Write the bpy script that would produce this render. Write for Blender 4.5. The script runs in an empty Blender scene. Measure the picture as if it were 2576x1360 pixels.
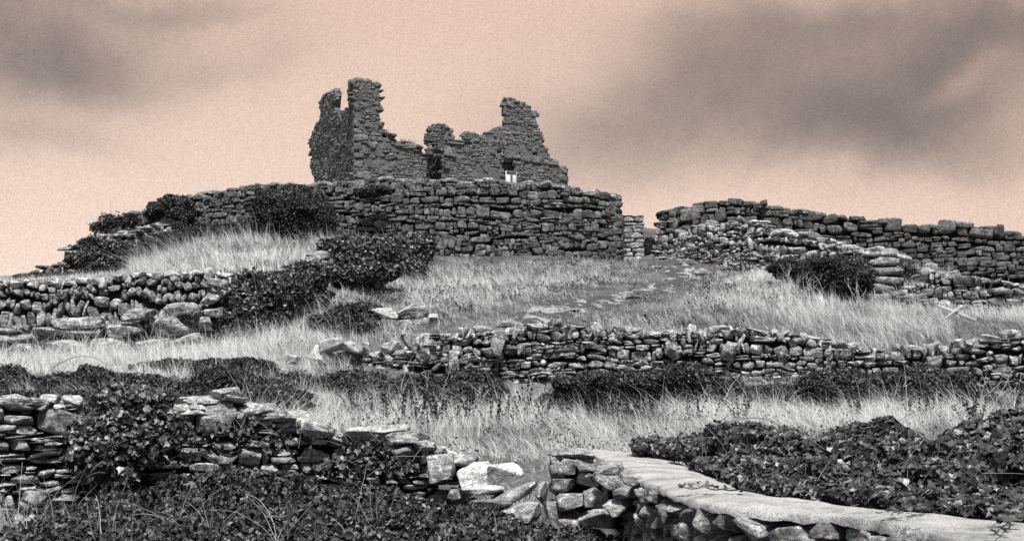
import bpy, math, random
import numpy as np

# ------------------------------------------------------------------ camera, sky, sun, exposure
C = bpy.context.scene.collection
S = bpy.context.scene
F = 3110.0                       # focal length in units of a 2576-wide frame
PITCH = math.atan(320 / F)
cam_d = bpy.data.cameras.new("camera"); cam = bpy.data.objects.new("camera", cam_d); C.objects.link(cam)
cam_d.sensor_width = 36; cam_d.lens = 36 * F / 2576
cam_d.clip_start = 0.1; cam_d.clip_end = 5000
cam.location = (0, 0, 0); cam.rotation_euler = (math.pi / 2 + PITCH, 0, 0)
S.camera = cam
S.view_settings.view_transform = 'Standard'; S.view_settings.look = 'None'
S.view_settings.exposure = 0.45; S.view_settings.gamma = 1.0
S.cycles.use_denoising = False
S.cycles.max_bounces = 4; S.cycles.diffuse_bounces = 2; S.cycles.glossy_bounces = 1
S.cycles.transmission_bounces = 2; S.cycles.transparent_max_bounces = 2
S.cycles.sample_clamp_indirect = 3

SUN_EL, SUN_AZ = math.radians(61), math.radians(172)      # azimuth clockwise from +Y (into the picture)
sd = bpy.data.lights.new("sun", 'SUN'); sun = bpy.data.objects.new("sun", sd); C.objects.link(sun)
sd.energy = 5.0; sd.angle = math.radians(9); sd.color = (1.0, 0.97, 0.94)
_d = (math.cos(SUN_EL) * math.sin(SUN_AZ), math.cos(SUN_EL) * math.cos(SUN_AZ), math.sin(SUN_EL))
sun.rotation_euler = (math.pi / 2 - SUN_EL, 0, math.pi - SUN_AZ)
sun.location = (20, -10, 60)

def dirn(X, Y):
    dx = (X - 1288) / F; dz = -(Y - 680) / F
    c, s = math.cos(PITCH), math.sin(PITCH)
    return np.array([dx, c - s * dz, s + c * dz])

W = bpy.data.worlds.new("World"); S.world = W; W.use_nodes = True
nt = W.node_tree; nt.nodes.clear()
class NG:
    """tiny node-graph writer"""
    def __init__(s, nt): s.nt = nt
    def n(s, t, **k):
        nd = s.nt.nodes.new(t)
        for a, b in k.items(): setattr(nd, a, b)
        return nd
    def put(s, sock, v):
        if isinstance(v, bpy.types.NodeSocket): s.nt.links.new(v, sock)
        elif v is not None: sock.default_value = v
    def m(s, op, a, b=None, c=None, clamp=False):
        nd = s.n('ShaderNodeMath', operation=op); nd.use_clamp = clamp
        s.put(nd.inputs[0], a); s.put(nd.inputs[1], b); s.put(nd.inputs[2], c)
        return nd.outputs[0]
    def noise(s, vec, scale, detail=4, rough=0.55, dist=0.0, out=0):
        nd = s.n('ShaderNodeTexNoise'); s.put(nd.inputs['Vector'], vec)
        nd.inputs['Scale'].default_value = scale; nd.inputs['Detail'].default_value = detail
        nd.inputs['Roughness'].default_value = rough; nd.inputs['Distortion'].default_value = dist
        return nd.outputs[out]
    def ramp(s, fac, pts, interp='LINEAR'):
        nd = s.n('ShaderNodeValToRGB'); s.put(nd.inputs[0], fac); cr = nd.color_ramp; cr.interpolation = interp
        while len(cr.elements) < len(pts): cr.elements.new(0.5)
        for e, (p, c) in zip(cr.elements, pts):
            e.position = p; e.color = (c, c, c, 1) if not isinstance(c, tuple) else c + (1,)
        return nd.outputs[0]
    def mix(s, f, a, b, mode='MIX'):
        nd = s.n('ShaderNodeMix', data_type='RGBA', blend_type=mode)
        s.put(nd.inputs[0], f)
        for sk, v in ((nd.inputs[6], a), (nd.inputs[7], b)):
            if isinstance(v, (int, float)): v = (v, v, v, 1)
            elif isinstance(v, tuple) and len(v) == 3: v = v + (1,)
            s.put(sk, v)
        return nd.outputs[2]
    def vm(s, op, a, b=None):
        nd = s.n('ShaderNodeVectorMath', operation=op); s.put(nd.inputs[0], a)
        if b is not None: s.put(nd.inputs[1], b)
        return nd.outputs['Value'] if op == 'DOT_PRODUCT' else nd.outputs[0]
def lin(r, g, b):
    f = lambda v: ((v / 255 + .055) / 1.055) ** 2.4 if v > 10 else v / 255 / 12.92
    return (f(r), f(g), f(b))

g = NG(nt)
tc = g.n('ShaderNodeTexCoord').outputs['Generated']
sky = g.n('ShaderNodeTexSky', sky_type='NISHITA'); sky.sun_disc = False
sky.sun_elevation = SUN_EL; sky.sun_rotation = SUN_AZ; sky.dust_density = 4
wn = g.noise(tc, 3.2, 5, 0.6, 0.0, out=1)                      # cloud edges wander
warp = g.vm('SCALE', g.vm('SUBTRACT', wn, (0.5, 0.5, 0.5))); warp.node.inputs['Scale'].default_value = 0.16
dv = g.vm('NORMALIZE', g.vm('ADD', tc, warp))
xyz = g.n('ShaderNodeSeparateXYZ'); g.put(xyz.inputs[0], dv)
az = g.m('ARCTAN2', xyz.outputs[0], xyz.outputs[1]); el = g.m('ARCSINE', xyz.outputs[2])
def azel(X, Y):
    d = dirn(X, Y); d = d / np.linalg.norm(d)
    return math.atan2(d[0], d[1]), math.asin(d[2])
def blob(X, Y, rx, ry, amp, rot=0):
    a0, e0 = azel(X, Y); rx /= F; ry /= F
    u = g.m('SUBTRACT', az, a0); v = g.m('SUBTRACT', el, e0)
    c, s = math.cos(rot), math.sin(rot)
    p = g.m('ADD', g.m('MULTIPLY', u, c / rx), g.m('MULTIPLY', v, s / rx))
    q = g.m('ADD', g.m('MULTIPLY', u, -s / ry), g.m('MULTIPLY', v, c / ry))
    r2 = g.m('ADD', g.m('MULTIPLY', p, p), g.m('MULTIPLY', q, q))
    return g.m('MULTIPLY', g.m('EXPONENT', g.m('MULTIPLY', r2, -1.0)), amp)
BL = [(20, 90, 330, 150, .85, 0), (170, 170, 160, 70, .30, 0), (60, 350, 260, 45, .22, 0), (420, 10, 200, 30, .25, 0),
      (2330, 285, 340, 120, .78, .08), (1960, 110, 300, 140, .5, .1), (2560, 90, 330, 90, .68, .15), (1750, 260, 320, 140, .42, .1),
      (1480, 330, 330, 140, .22, 0), (2130, 350, 320, 90, .38, 0), (2300, 30, 500, 60, .32, 0), (2560, 420, 260, 70, .22, 0),
      (2480, 215, 130, 30, -.35, .3), (520, 170, 200, 60, .12, .3)]
tot = None
for b in BL:
    v = blob(*b); tot = v if tot is None else g.m('ADD', tot, v)
cl = g.noise(dv, 5.0, 5, 0.6)
fine = g.noise(tc, 24.0, 6, 0.75)
mod = g.m('ADD', g.m('ADD', g.m('MULTIPLY', cl, 1.1), g.m('MULTIPLY', fine, 0.7)), 0.12)
tot = g.m('MULTIPLY', tot, mod)
amb = g.m('MULTIPLY', g.m('SUBTRACT', g.noise(tc, 2.2, 4, 0.6), 0.52, clamp=True), 0.5)
tot = g.m('ADD', tot, amb)
tot = g.m('MULTIPLY', g.m('SUBTRACT', 1.0, g.m('EXPONENT', g.m('MULTIPLY', g.m('MAXIMUM', tot, 0.0), -1.55))), 0.95, clamp=True)
elr = g.n('ShaderNodeSeparateXYZ'); g.put(elr.inputs[0], tc)
hz = g.ramp(elr.outputs[2], [(0.0, lin(255, 238, 226)), (0.08, lin(254, 229, 214)), (0.17, lin(242, 215, 198)), (0.30, lin(232, 202, 184)), (1.0, lin(226, 200, 184))])
hz_right = g.mix(g.m('MULTIPLY', az, 1.3, clamp=True), hz, g.mix(1.0, hz, lin(240, 232, 228), 'MULTIPLY'))
col = g.mix(tot, hz_right, lin(84, 84, 87))
mott = g.noise(tc, 1150.0, 1, 0.9)
col = g.mix(1.0, col, g.ramp(mott, [(0.3, .80), (0.5, 1.0), (0.7, 1.20)]), 'MULTIPLY')
# the warm glow is only ahead; overhead and behind the camera the overcast is a cool even grey
fwd = dirn(1288, 560); fwd = fwd / np.linalg.norm(fwd)
dp = g.n('ShaderNodeVectorMath', operation='DOT_PRODUCT'); g.put(dp.inputs[0], tc); dp.inputs[1].default_value = fwd
away = g.ramp(dp.outputs['Value'], [(0.55, 1.0), (0.86, 0.0)])
col = g.mix(away, col, g.mix(g.m('MULTIPLY', cl, 0.5), (0.36, 0.42, 0.46), (0.24, 0.28, 0.31)))
bg1 = g.n('ShaderNodeBackground'); g.put(bg1.inputs[0], col); bg1.inputs[1].default_value = 0.73
bg2 = g.n('ShaderNodeBackground'); g.put(bg2.inputs[0], sky.outputs[0]); bg2.inputs[1].default_value = 0.08
ms = g.n('ShaderNodeMixShader'); ms.inputs[0].default_value = 0.03      # only a trace of clear sky through the cloud
nt.links.new(bg1.outputs[0], ms.inputs[1]); nt.links.new(bg2.outputs[0], ms.inputs[2])
wo = g.n('ShaderNodeOutputWorld'); nt.links.new(ms.outputs[0], wo.inputs[0])

# ------------------------------------------------------------------ helpers
rng = np.random.default_rng(7)
random.seed(7)
BAL = (1.01, 1.0, 0.985)         # greys that stay neutral under this warm sky
def G(v): return (v * BAL[0], v * BAL[1], v * BAL[2])

def P(X, Y, D):
    """world point seen at frame position (X, Y) at distance D along +Y"""
    v = dirn(X, Y); return v * (D / v[1])
def wx(X, D): return (X - 1288) / F * D / (math.cos(PITCH)) * 1.0
def wz(Y, D): return P(1288, Y, D)[2]
def proj(p):
    """world (n,3) -> frame coordinates"""
    c, s = math.cos(PITCH), math.sin(PITCH)
    fw = p[:, 1] * c + p[:, 2] * s; up = -p[:, 1] * s + p[:, 2] * c
    fw = np.maximum(fw, 0.1)
    return 1288 + F * p[:, 0] / fw, 680 - F * up / fw

def _h(ix, iy, iz, seed):
    n = (ix * 374761393 + iy * 668265263 + iz * 2147483647 + seed * 974711) & 0xffffffff
    n = ((n ^ (n >> 13)) * 1274126177) & 0xffffffff
    n = (n ^ (n >> 16)) & 0xffff
    return n / 65535.0
def vnoise(x, y, z=0.0, seed=0):
    x = np.asarray(x, float); y = np.asarray(y, float) + 0 * x; z = np.asarray(z, float) + 0 * x
    ix, iy, iz = np.floor(x).astype(np.int64), np.floor(y).astype(np.int64), np.floor(z).astype(np.int64)
    fx, fy, fz = x - ix, y - iy, z - iz
    fx = fx * fx * (3 - 2 * fx); fy = fy * fy * (3 - 2 * fy); fz = fz * fz * (3 - 2 * fz)
    r = 0
    for a in (0, 1):
        for b in (0, 1):
            for c in (0, 1):
                w = (fx if a else 1 - fx) * (fy if b else 1 - fy) * (fz if c else 1 - fz)
                r = r + w * _h(ix + a, iy + b, iz + c, seed)
    return r * 2 - 1
def fbm(x, y, z=0.0, seed=0, o=4):
    r, a, f = 0, 1, 1
    for k in range(o):
        r = r + a * vnoise(np.asarray(x) * f, np.asarray(y) * f, np.asarray(z) * f, seed + k); a *= .5; f *= 2.03
    return r / 2

def link(name, me, mat=None, parent=None):
    o = bpy.data.objects.new(name, me); C.objects.link(o)
    if mat is not None: me.materials.append(mat)
    if parent is not None: o.parent = parent
    return o
def tag(o, label=None, cat=None, group=None, kind=None):
    if cat and not kind: kind = 'thing'
    if label: o['label'] = label
    if cat: o['category'] = cat
    if group: o['group'] = group
    if kind: o['kind'] = kind
    return o
def empty(name, loc, label=None, cat=None, group=None):
    o = bpy.data.objects.new(name, None); C.objects.link(o); o.location = [float(v) for v in loc]
    o.empty_display_size = 0.2
    return tag(o, label, cat, group)
def mesh_np(name, V, faces_list, smooth=False, attrs=None):
    """V (n,3); faces_list = list of (m,k) int arrays"""
    me = bpy.data.meshes.new(name)
    V = np.asarray(V, dtype=np.float32)
    me.vertices.add(len(V)); me.vertices.foreach_set('co', V.ravel())
    loops = np.concatenate([f.ravel() for f in faces_list]).astype(np.int32)
    tots = np.concatenate([np.full(len(f), f.shape[1]) for f in faces_list]).astype(np.int32)
    starts = np.concatenate([[0], np.cumsum(tots)[:-1]]).astype(np.int32)
    me.loops.add(len(loops)); me.loops.foreach_set('vertex_index', loops)
    me.polygons.add(len(tots)); me.polygons.foreach_set('loop_start', starts); me.polygons.foreach_set('loop_total', tots)
    if smooth: me.polygons.foreach_set('use_smooth', np.ones(len(tots), dtype=bool))
    for k, a in (attrs or {}).items():
        if a.ndim == 1:
            at = me.attributes.new(k, 'FLOAT', 'POINT'); at.data.foreach_set('value', a.astype(np.float32))
        else:
            at = me.attributes.new(k, 'FLOAT_VECTOR', 'POINT'); at.data.foreach_set('vector', a.astype(np.float32).ravel())
    me.update(calc_edges=True)
    return me
def localise(me, loc):
    n = len(me.vertices); a = np.empty(n * 3, np.float32); me.vertices.foreach_get('co', a)
    a = a.reshape(-1, 3) - np.asarray(loc, np.float32); me.vertices.foreach_set('co', a.ravel()); me.update()

# ------------------------------------------------------------------ materials
def mat_base(name):
    m = bpy.data.materials.new(name); m.use_nodes = True; m.node_tree.nodes.clear()
    g = NG(m.node_tree); b = g.n('ShaderNodeBsdfPrincipled'); o = g.n('ShaderNodeOutputMaterial')
    m.node_tree.links.new(b.outputs[0], o.inputs[0])
    return m, g, b
def balanced(g, val):
    return g.mix(1.0, val, BAL, 'MULTIPLY')
def stone_mat(name, lo, hi, lich=0.3, bump=0.6, crack=0.5, sc=1.0, lichv=0.75, spec=0.25):
    m, g, b = mat_base(name)
    v = g.n('ShaderNodeAttribute', attribute_name='sc').outputs['Vector']
    t = g.n('ShaderNodeAttribute', attribute_name='tint').outputs['Fac']
    n1 = g.noise(v, 3.5 * sc, 6, 0.65); n2 = g.noise(v, 16 * sc, 5, 0.7); n3 = g.noise(v, 60 * sc, 3, 0.7)
    base = g.ramp(g.m('ADD', g.m('MULTIPLY', n1, 0.55), g.m('MULTIPLY', n2, 0.45)), [(0.36, lo), (0.50, (lo + hi) / 2), (0.64, hi)])
    base = g.mix(1.0, base, g.ramp(n3, [(0.3, 0.62), (0.5, 1.0), (0.7, 1.3)]), 'MULTIPLY')
    # bedding cracks run along the slab
    mp = g.n('ShaderNodeMapping'); g.put(mp.inputs[0], v); mp.inputs['Scale'].default_value = (1.3 * sc, 1.3 * sc, 9 * sc)
    cr = g.noise(mp.outputs[0], 1.6, 5, 0.62, 0.6)
    ck = g.ramp(g.m('ABSOLUTE', g.m('SUBTRACT', cr, 0.5)), [(0.0, 0.0), (0.03, 0.75), (0.07, 1.0)])
    base = g.mix(crack, base, g.mix(1.0, base, ck, 'MULTIPLY'))
    ln = g.noise(v, 7 * sc, 6, 0.75)
    lm = g.ramp(ln, [(0.60 - 0.12 * lich, 0.0), (0.66 - 0.10 * lich, 1.0)])
    base = g.mix(g.m('MULTIPLY', lm, min(1, lich * 1.5)), base, lichv)
    dn = g.noise(v, 11 * sc, 5, 0.7); dm = g.ramp(dn, [(0.56, 0.0), (0.66, 0.65)])
    base = g.mix(dm, base, lo * 0.35)
    base = g.mix(1.0, base, g.m('ADD', t, 0.0), 'MULTIPLY')
    g.put(b.inputs['Base Color'], balanced(g, base)); b.inputs['Roughness'].default_value = 0.82
    b.inputs['Specular IOR Level'].default_value = spec
    hsum = g.m('ADD', g.m('MULTIPLY', n2, 0.7), g.m('ADD', g.m('MULTIPLY', n3, 0.25), g.m('MULTIPLY', ck, crack * 0.5)))
    bp = g.n('ShaderNodeBump'); bp.inputs['Strength'].default_value = bump; bp.inputs['Distance'].default_value = 0.03 / sc
    g.put(bp.inputs['Height'], hsum); m.node_tree.links.new(bp.outputs[0], b.inputs['Normal'])
    return m
M = {}
M['stone'] = stone_mat('limestone', 0.09, 0.50, 0.40, 1.0, 0.8, 1.0, 0.8)
M['stone_dark'] = stone_mat('weathered_limestone', 0.035, 0.29, 0.22, 1.0, 0.9, 1.2, 0.6)
M['stone_light'] = stone_mat('pale_limestone', 0.22, 0.70, 0.5, 1.1, 0.5, 1.6, 0.8)
M['stone_front'] = stone_mat('lichened_limestone', 0.05, 0.42, 0.38, 1.2, 0.45, 2.4, 0.72)
M['castle'] = stone_mat('castle_masonry', 0.04, 0.24, 0.3, 1.2, 0.35, 2.0, 0.5)
M['mortar'] = stone_mat('lime_mortar', 0.035, 0.21, 0.2, 1.2, 0.3, 2.0, 0.45)
def simple(name, fn, rough=0.9, spec=0.2, bumpscale=None, bump=0.3, coord='Object'):
    m, g, b = mat_base(name)
    v = g.n('ShaderNodeTexCoord').outputs[coord]
    g.put(b.inputs['Base Color'], balanced(g, fn(g, v))); b.inputs['Roughness'].default_value = rough
    b.inputs['Specular IOR Level'].default_value = spec
    if bumpscale:
        bp = g.n('ShaderNodeBump'); bp.inputs['Strength'].default_value = bump; bp.inputs['Distance'].default_value = 0.03
        g.put(bp.inputs['Height'], g.noise(v, bumpscale, 6, 0.7)); m.node_tree.links.new(bp.outputs[0], b.inputs['Normal'])
    return m
M['core'] = simple('gap_shade_rubble', lambda g, v: g.ramp(g.noise(v, 6, 5, .7), [(0.35, 0.006), (0.65, 0.025)]), bumpscale=9, bump=1)  # near-black core colour paints the shade in the gaps between stones
M['soil'] = simple('turf_soil', lambda g, v: g.mix(g.ramp(g.noise(v, .6, 4, .6), [(0.42, 0.0), (0.6, 1.0)]), g.ramp(g.noise(v, 9, 6, .8), [(0.35, 0.015), (0.65, 0.10)]), g.ramp(g.noise(v, 14, 6, .8), [(0.35, 0.03), (0.65, 0.20)])), bumpscale=12, bump=1)
M['track'] = simple('worn_track', lambda g, v: g.mix(g.ramp(g.noise(v, 1.7, 5, .65), [(0.50, 0.0), (0.55, 1.0)]), g.ramp(g.noise(v, 18, 6, .8), [(0.35, 0.012), (0.65, 0.10)]), g.ramp(g.noise(v, 8, 6, .8), [(0.35, 0.12), (0.65, 0.40)])), bumpscale=10, bump=1)
M['concrete'] = simple('weathered_concrete', lambda g, v: g.mix(g.ramp(g.noise(v, 2.4, 7, .75), [(0.52, 0.0), (0.62, 0.65)]), g.mix(1.0, g.ramp(g.noise(v, 2.2, 7, .75), [(0.36, 0.24), (0.48, 0.42), (0.65, 0.52)]), g.ramp(g.noise(v, 60, 5, .85), [(0.38, 0.35), (0.5, 1.0), (0.62, 1.25)]), 'MULTIPLY'), g.mix(1.0, 0.22, g.ramp(g.noise(v, 40, 4, .8), [(0.36, 0.5), (0.6, 1.2)]), 'MULTIPLY')), bumpscale=30, bump=0.9)
def leaf_mat(name, lo, hi, rough=0.45, spec=0.5, trans=0.0, mid=.3):
    m, g, b = mat_base(name)
    t = g.n('ShaderNodeAttribute', attribute_name='tint').outputs['Fac']
    g.put(b.inputs['Base Color'], balanced(g, g.ramp(t, [(0.0, lo), (0.6, lo + (hi - lo) * mid), (1.0, hi)])))
    b.inputs['Roughness'].default_value = rough; b.inputs['Specular IOR Level'].default_value = spec
    if trans:
        tr = g.n('ShaderNodeBsdfTranslucent'); g.put(tr.inputs[0], b.inputs['Base Color'].links[0].from_socket); mx = g.n('ShaderNodeMixShader'); mx.inputs[0].default_value = trans
        o = [n for n in m.node_tree.nodes if n.type == 'OUTPUT_MATERIAL'][0]; m.node_tree.links.new(b.outputs[0], mx.inputs[1]); m.node_tree.links.new(tr.outputs[0], mx.inputs[2]); m.node_tree.links.new(mx.outputs[0], o.inputs[0])
    return m
M['bramble'] = leaf_mat('bramble_leaf', 0.006, 0.20, 0.5, 0.3, 0, .2)
M['ivy'] = leaf_mat('ivy_leaf', 0.006, 0.30, 0.42, 0.4, 0, .22)
M['shrub'] = leaf_mat('shrub_leaf', 0.005, 0.13, 0.55, 0.25, 0, .2)
M['inner'] = simple('inner_shade_fill', lambda g, v: g.ramp(g.noise(v, 9, 4, .7), [(0.3, 0.006), (0.7, 0.02)]), bumpscale=20, bump=1)  # near-black filler, its colour stands in for shade inside the foliage
M['twig'] = simple('dry_twig', lambda g, v: g.ramp(g.noise(v, 5, 4, .7), [(0.3, 0.12), (0.7, 0.3)]))
M['straw'] = leaf_mat('straw_grass', 0.07, 0.85, 0.7, 0.2, 0.4, .5)
M['green'] = leaf_mat('green_grass', 0.02, 0.42, 0.6, 0.3, 0.3, .3)
M['darkweed'] = leaf_mat('dead_weed', 0.008, 0.04, 0.8, 0.1)
M['paleweed'] = leaf_mat('dry_stalk', 0.45, 0.75, 0.8, 0.1)
M['wood'] = simple('bleached_wood', lambda g, v: g.ramp(g.noise(v, 4, 5, .7, 1.5), [(0.3, 0.28), (0.7, 0.6)]), bumpscale=30, bump=0.4)
M['white_board'] = simple('white_painted_board', lambda g, v: g.ramp(g.noise(v, 3, 5, .7), [(0.35, 0.6), (0.6, 0.8)]), 0.6, 0.3)
M['dark_wood'] = simple('dark_timber', lambda g, v: g.ramp(g.noise(v, 5, 5, .7), [(0.35, 0.05), (0.6, 0.12)]))

# ------------------------------------------------------------------ stone kit
def stone_protos(n, count, seed, cuts=9, rough=0.05, kr=(4.0, 10.0), lim=(0.62, 0.93)):
    """count irregular stones, each a subdivided cube rounded, plane-cut and roughened"""
    r = np.random.default_rng(seed)
    idx = {}; pts = []; faces = []
    def vid(i, j, k):
        q = (i, j, k)
        if q not in idx: idx[q] = len(pts); pts.append(q)
        return idx[q]
    for ax in range(3):
        for side in (0, n):
            for a in range(n):
                for b in range(n):
                    def mk(u, v):
                        c = [0, 0, 0]; c[ax] = side; c[(ax + 1) % 3] = u; c[(ax + 2) % 3] = v; return vid(*c)
                    f = [mk(a, b), mk(a + 1, b), mk(a + 1, b + 1), mk(a, b + 1)]
                    if side == 0: f.reverse()
                    faces.append(f)
    p = np.array(pts, float) / n * 2 - 1
    out = []
    for c in range(count):
        k = r.uniform(*kr)
        nrm = (np.abs(p) ** k).sum(1) ** (1 / k)
        q = p / nrm[:, None]
        for _ in range(cuts):
            d = r.normal(size=3) * np.array([1, .8, 1.0]); d /= np.linalg.norm(d)
            ext = (q @ d).max(); lm_ = ext * r.uniform(*lim)
            over = np.maximum(0, q @ d - lm_); q = q - over[:, None] * d
        o = r.uniform(0, 90, 3)
        for ax in range(3):
            q[:, ax] += rough * 2.0 * fbm(q[:, 0] * 2.4 + o[0], q[:, 1] * 2.4 + o[1], q[:, 2] * 2.4 + o[2], seed + 11 * ax + c, 4)
        mn, mx = q.min(0), q.max(0)
        q = (q - (mn + mx) / 2) / ((mx - mn) / 2)
        out.append(q)
    return np.array(out), np.array(faces)
PR = {4: stone_protos(4, 40, 1, 10, .04, (5, 14), (.6, .9)), 7: stone_protos(8, 50, 2, 13, .035, (6, 16), (.58, .9)), 12: stone_protos(14, 40, 3, 16, 0.04, (6, 18), (.56, .9)), 'b': stone_protos(7, 60, 5, 9, .035, (7, 20), (.68, .96))}

class Stones:
    """collects stones, builds them as one mesh"""
    def __init__(s, res=4): s.res = res; s.c = []; s.h = []; s.R = []; s.t = []
    def add(s, c, half, R, tint): s.c.append(c); s.h.append(half); s.R.append(R); s.t.append(tint)
    def mesh(s, name):
        pr, fc = PR[s.res]; n = len(s.c); nv = pr.shape[1]
        which = rng.integers(0, len(pr), n); q = pr[which].copy()
        for ax in (0, 1, 2): q[:, :, ax] *= rng.choice([-1, 1], n)[:, None]
        flip = np.ones(n)
        L = q * np.array(s.h)[:, None, :]
        V = np.einsum('nij,nvj->nvi', np.array(s.R), L) + np.array(s.c)[:, None, :]
        scv = L + rng.uniform(-40, 40, (n, 1, 3))
        tint = np.repeat(np.array(s.t), nv)
        Fc = (fc[None] + (np.arange(n) * nv)[:, None, None]).reshape(-1, 4)
        return mesh_np(name, V.reshape(-1, 3), [Fc], False, {'sc': scv.reshape(-1, 3), 'tint': tint})
def rot_z(a): c, s = math.cos(a), math.sin(a); return np.array([[c, -s, 0], [s, c, 0], [0, 0, 1.]])
def rot_y(a): c, s = math.cos(a), math.sin(a); return np.array([[c, 0, s], [0, 1, 0], [-s, 0, c]])
def rot_x(a): c, s = math.cos(a), math.sin(a); return np.array([[1, 0, 0], [0, c, -s], [0, s, c]])

class Path:
    """wall line: list of (x, y, zbottom, ztop)"""
    def __init__(s, pts):
        s.p = np.array(pts, float); d = np.hypot(*(np.diff(s.p[:, :2], axis=0).T)); s.s = np.concatenate([[0], np.cumsum(d)]); s.L = s.s[-1]
    def at(s, u):
        r = [np.interp(u, s.s, s.p[:, i]) for i in range(4)]
        e = 0.3; a = [np.interp(u - e, s.s, s.p[:, i]) for i in (0, 1)]; b = [np.interp(u + e, s.s, s.p[:, i]) for i in (0, 1)]
        t = np.array([b[0] - a[0], b[1] - a[1]]); t /= np.linalg.norm(t) + 1e-9
        return r, t
def img_path(pts):
    """pts (X, Ytop, Ybottom, D) -> Path"""
    out = []
    for X, yt, yb, D in pts:
        p = P(X, (yt + yb) / 2, D); out.append((p[0], D, P(X, yb, D)[2], P(X, yt, D)[2]))
    return Path(out)
def lognorm(m, s): return float(m * np.exp(rng.normal() * s))

def lay_wall(path, st, h, w, style='flat', depth=0.22, thick=0.5, tint=(0.75, 1.25), warp=0.5, seed=0, gap=0.93, skip=None, s0=0, s1=None, zlo=None, zhi=None, rough_top=0.3):
    """lay courses of stones on the camera side of the path"""
    s1 = s1 if s1 is not None else path.L
    zb = path.p[:, 2]; zt = path.p[:, 3]
    Hmax = (zt - zb).max()
    k = 0; base = -0.15; 
    while base < Hmax + 0.1:
        hk = h * float(rng.choice([.55, .8, 1.0, 1.25, 1.7])) * rng.uniform(.9, 1.1)
        u = s0 + rng.uniform(-w, 0)
        while u < s1:
            upright = style == 'upright' or (style == 'mixed' and rng.random() < 0.32) or (style == 'flat' and rng.random() < .10)
            ww = lognorm(w * (0.55 if upright and style != 'upright' else 1), 0.45); ww = min(max(ww, w * .3), w * 2.4)
            mid = u + ww / 2
            (x, y, b, t), tg = path.at(min(max(mid, s0), s1))
            wv = warp * h * (fbm(mid / (w * 4.5) + 3, base / (h * 3) + 7, seed=seed + 5, o=3) * 2.2)
            z0 = b + base + wv; zc = z0 + hk / 2
            if s0 - w * .3 < mid < s1 + w * .3 and zc + hk * rough_top < t and (zlo is None or zc - b > zlo) and (zhi is None or zc - b < zhi) and not (skip and skip(mid, zc)):
                nrm = np.array([tg[1], -tg[0]])
                if nrm[1] > 0 and abs(nrm[1]) > abs(nrm[0]) * 0.2: nrm = -nrm
                sub = [(0, 0, ww, hk)]
                r = rng.random()
                if style != 'upright':
                    if r < 0.16: sub = [(0, -hk * .26, ww, hk * .48), (0, hk * .25, ww, hk * .5)]
                    elif r < 0.24: sub = [(-ww * .26, 0, ww * .46, hk), (ww * .25, hk * .24, ww * .5, hk * .5), (ww * .25, -hk * .26, ww * .5, hk * .48)]
                    elif r < 0.31: sub = [(0, hk * .3, ww, hk * 1.6)]
                    elif r < 0.36: sub = [(0, hk * d_, ww * rng.uniform(.8, 1), hk * .34) for d_ in (-.33, 0, .33)]
                for (du, dz, a, c) in sub:
                    px = x + tg[0] * du; py = y + tg[1] * du
                    off = rng.normal() * 0.025 - depth * 0.5
                    slope = 0.0
                    if style == 'upright': lean = rng.normal() * 0.30 + 0.25 * fbm(mid / 3, base, seed=seed)
                    elif upright: lean = rng.normal() * 0.22
                    else: lean = rng.normal() * 0.07 + 0.2 * fbm(mid / 1.2, base / .5, seed=seed + 9, o=2)
                    Rb = np.array([[tg[0], nrm[0], 0], [tg[1], nrm[1], 0], [0, 0, 1.]])
                    if np.linalg.det(Rb) < 0: Rb[:, 0] *= -1
                    R = Rb @ rot_y(lean) @ rot_x(rng.normal() * .06) @ rot_z(rng.normal() * .06)
                    dd = depth * rng.uniform(.85, 1.1)
                    st.add((px + nrm[0] * off, py + nrm[1] * off, zc + dz), (a / 2 * gap * 1.04, dd / 2 + 0.02, c / 2 * gap * 1.07), R, rng.uniform(*tint))
            u += ww
        base += hk; k += 1
        if k > 60: break

def core_mesh(path, name, front=0.2, thick=0.5, drop=0.1, step=0.3, below=0.5):
    us = np.linspace(min(.3, path.L * .15), path.L - min(.4, path.L * .15), max(3, int(path.L / step))); V = []; Fs = []
    for u in us:
        (x, y, b, t), tg = path.at(u); nrm = np.array([tg[1], -tg[0]])
        if nrm[1] > 0 and abs(nrm[1]) > abs(nrm[0]) * 0.2: nrm = -nrm
        jt = rng.normal() * .03
        for o, z in ((-front, b - below), (-front, t - drop + jt), (-thick * .5, t - drop * .6 + jt), (-thick, t - drop + jt), (-thick - .05, b - below)):
            V.append((x + nrm[0] * o, y + nrm[1] * o, z))
    n = 5
    for i in range(len(us) - 1):
        for j in range(n - 1):
            Fs.append((i * n + j, (i + 1) * n + j, (i + 1) * n + j + 1, i * n + j + 1))
    q = np.array(Fs); L = len(us) - 1
    ends = [np.array([[0, 1, 2, 3, 4]]), np.array([[L * n + 4, L * n + 3, L * n + 2, L * n + 1, L * n]])]
    V = np.array(V)
    return mesh_np(name, V, [q] + ends, False, {'sc': V.copy(), 'tint': np.ones(len(V))})

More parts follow.
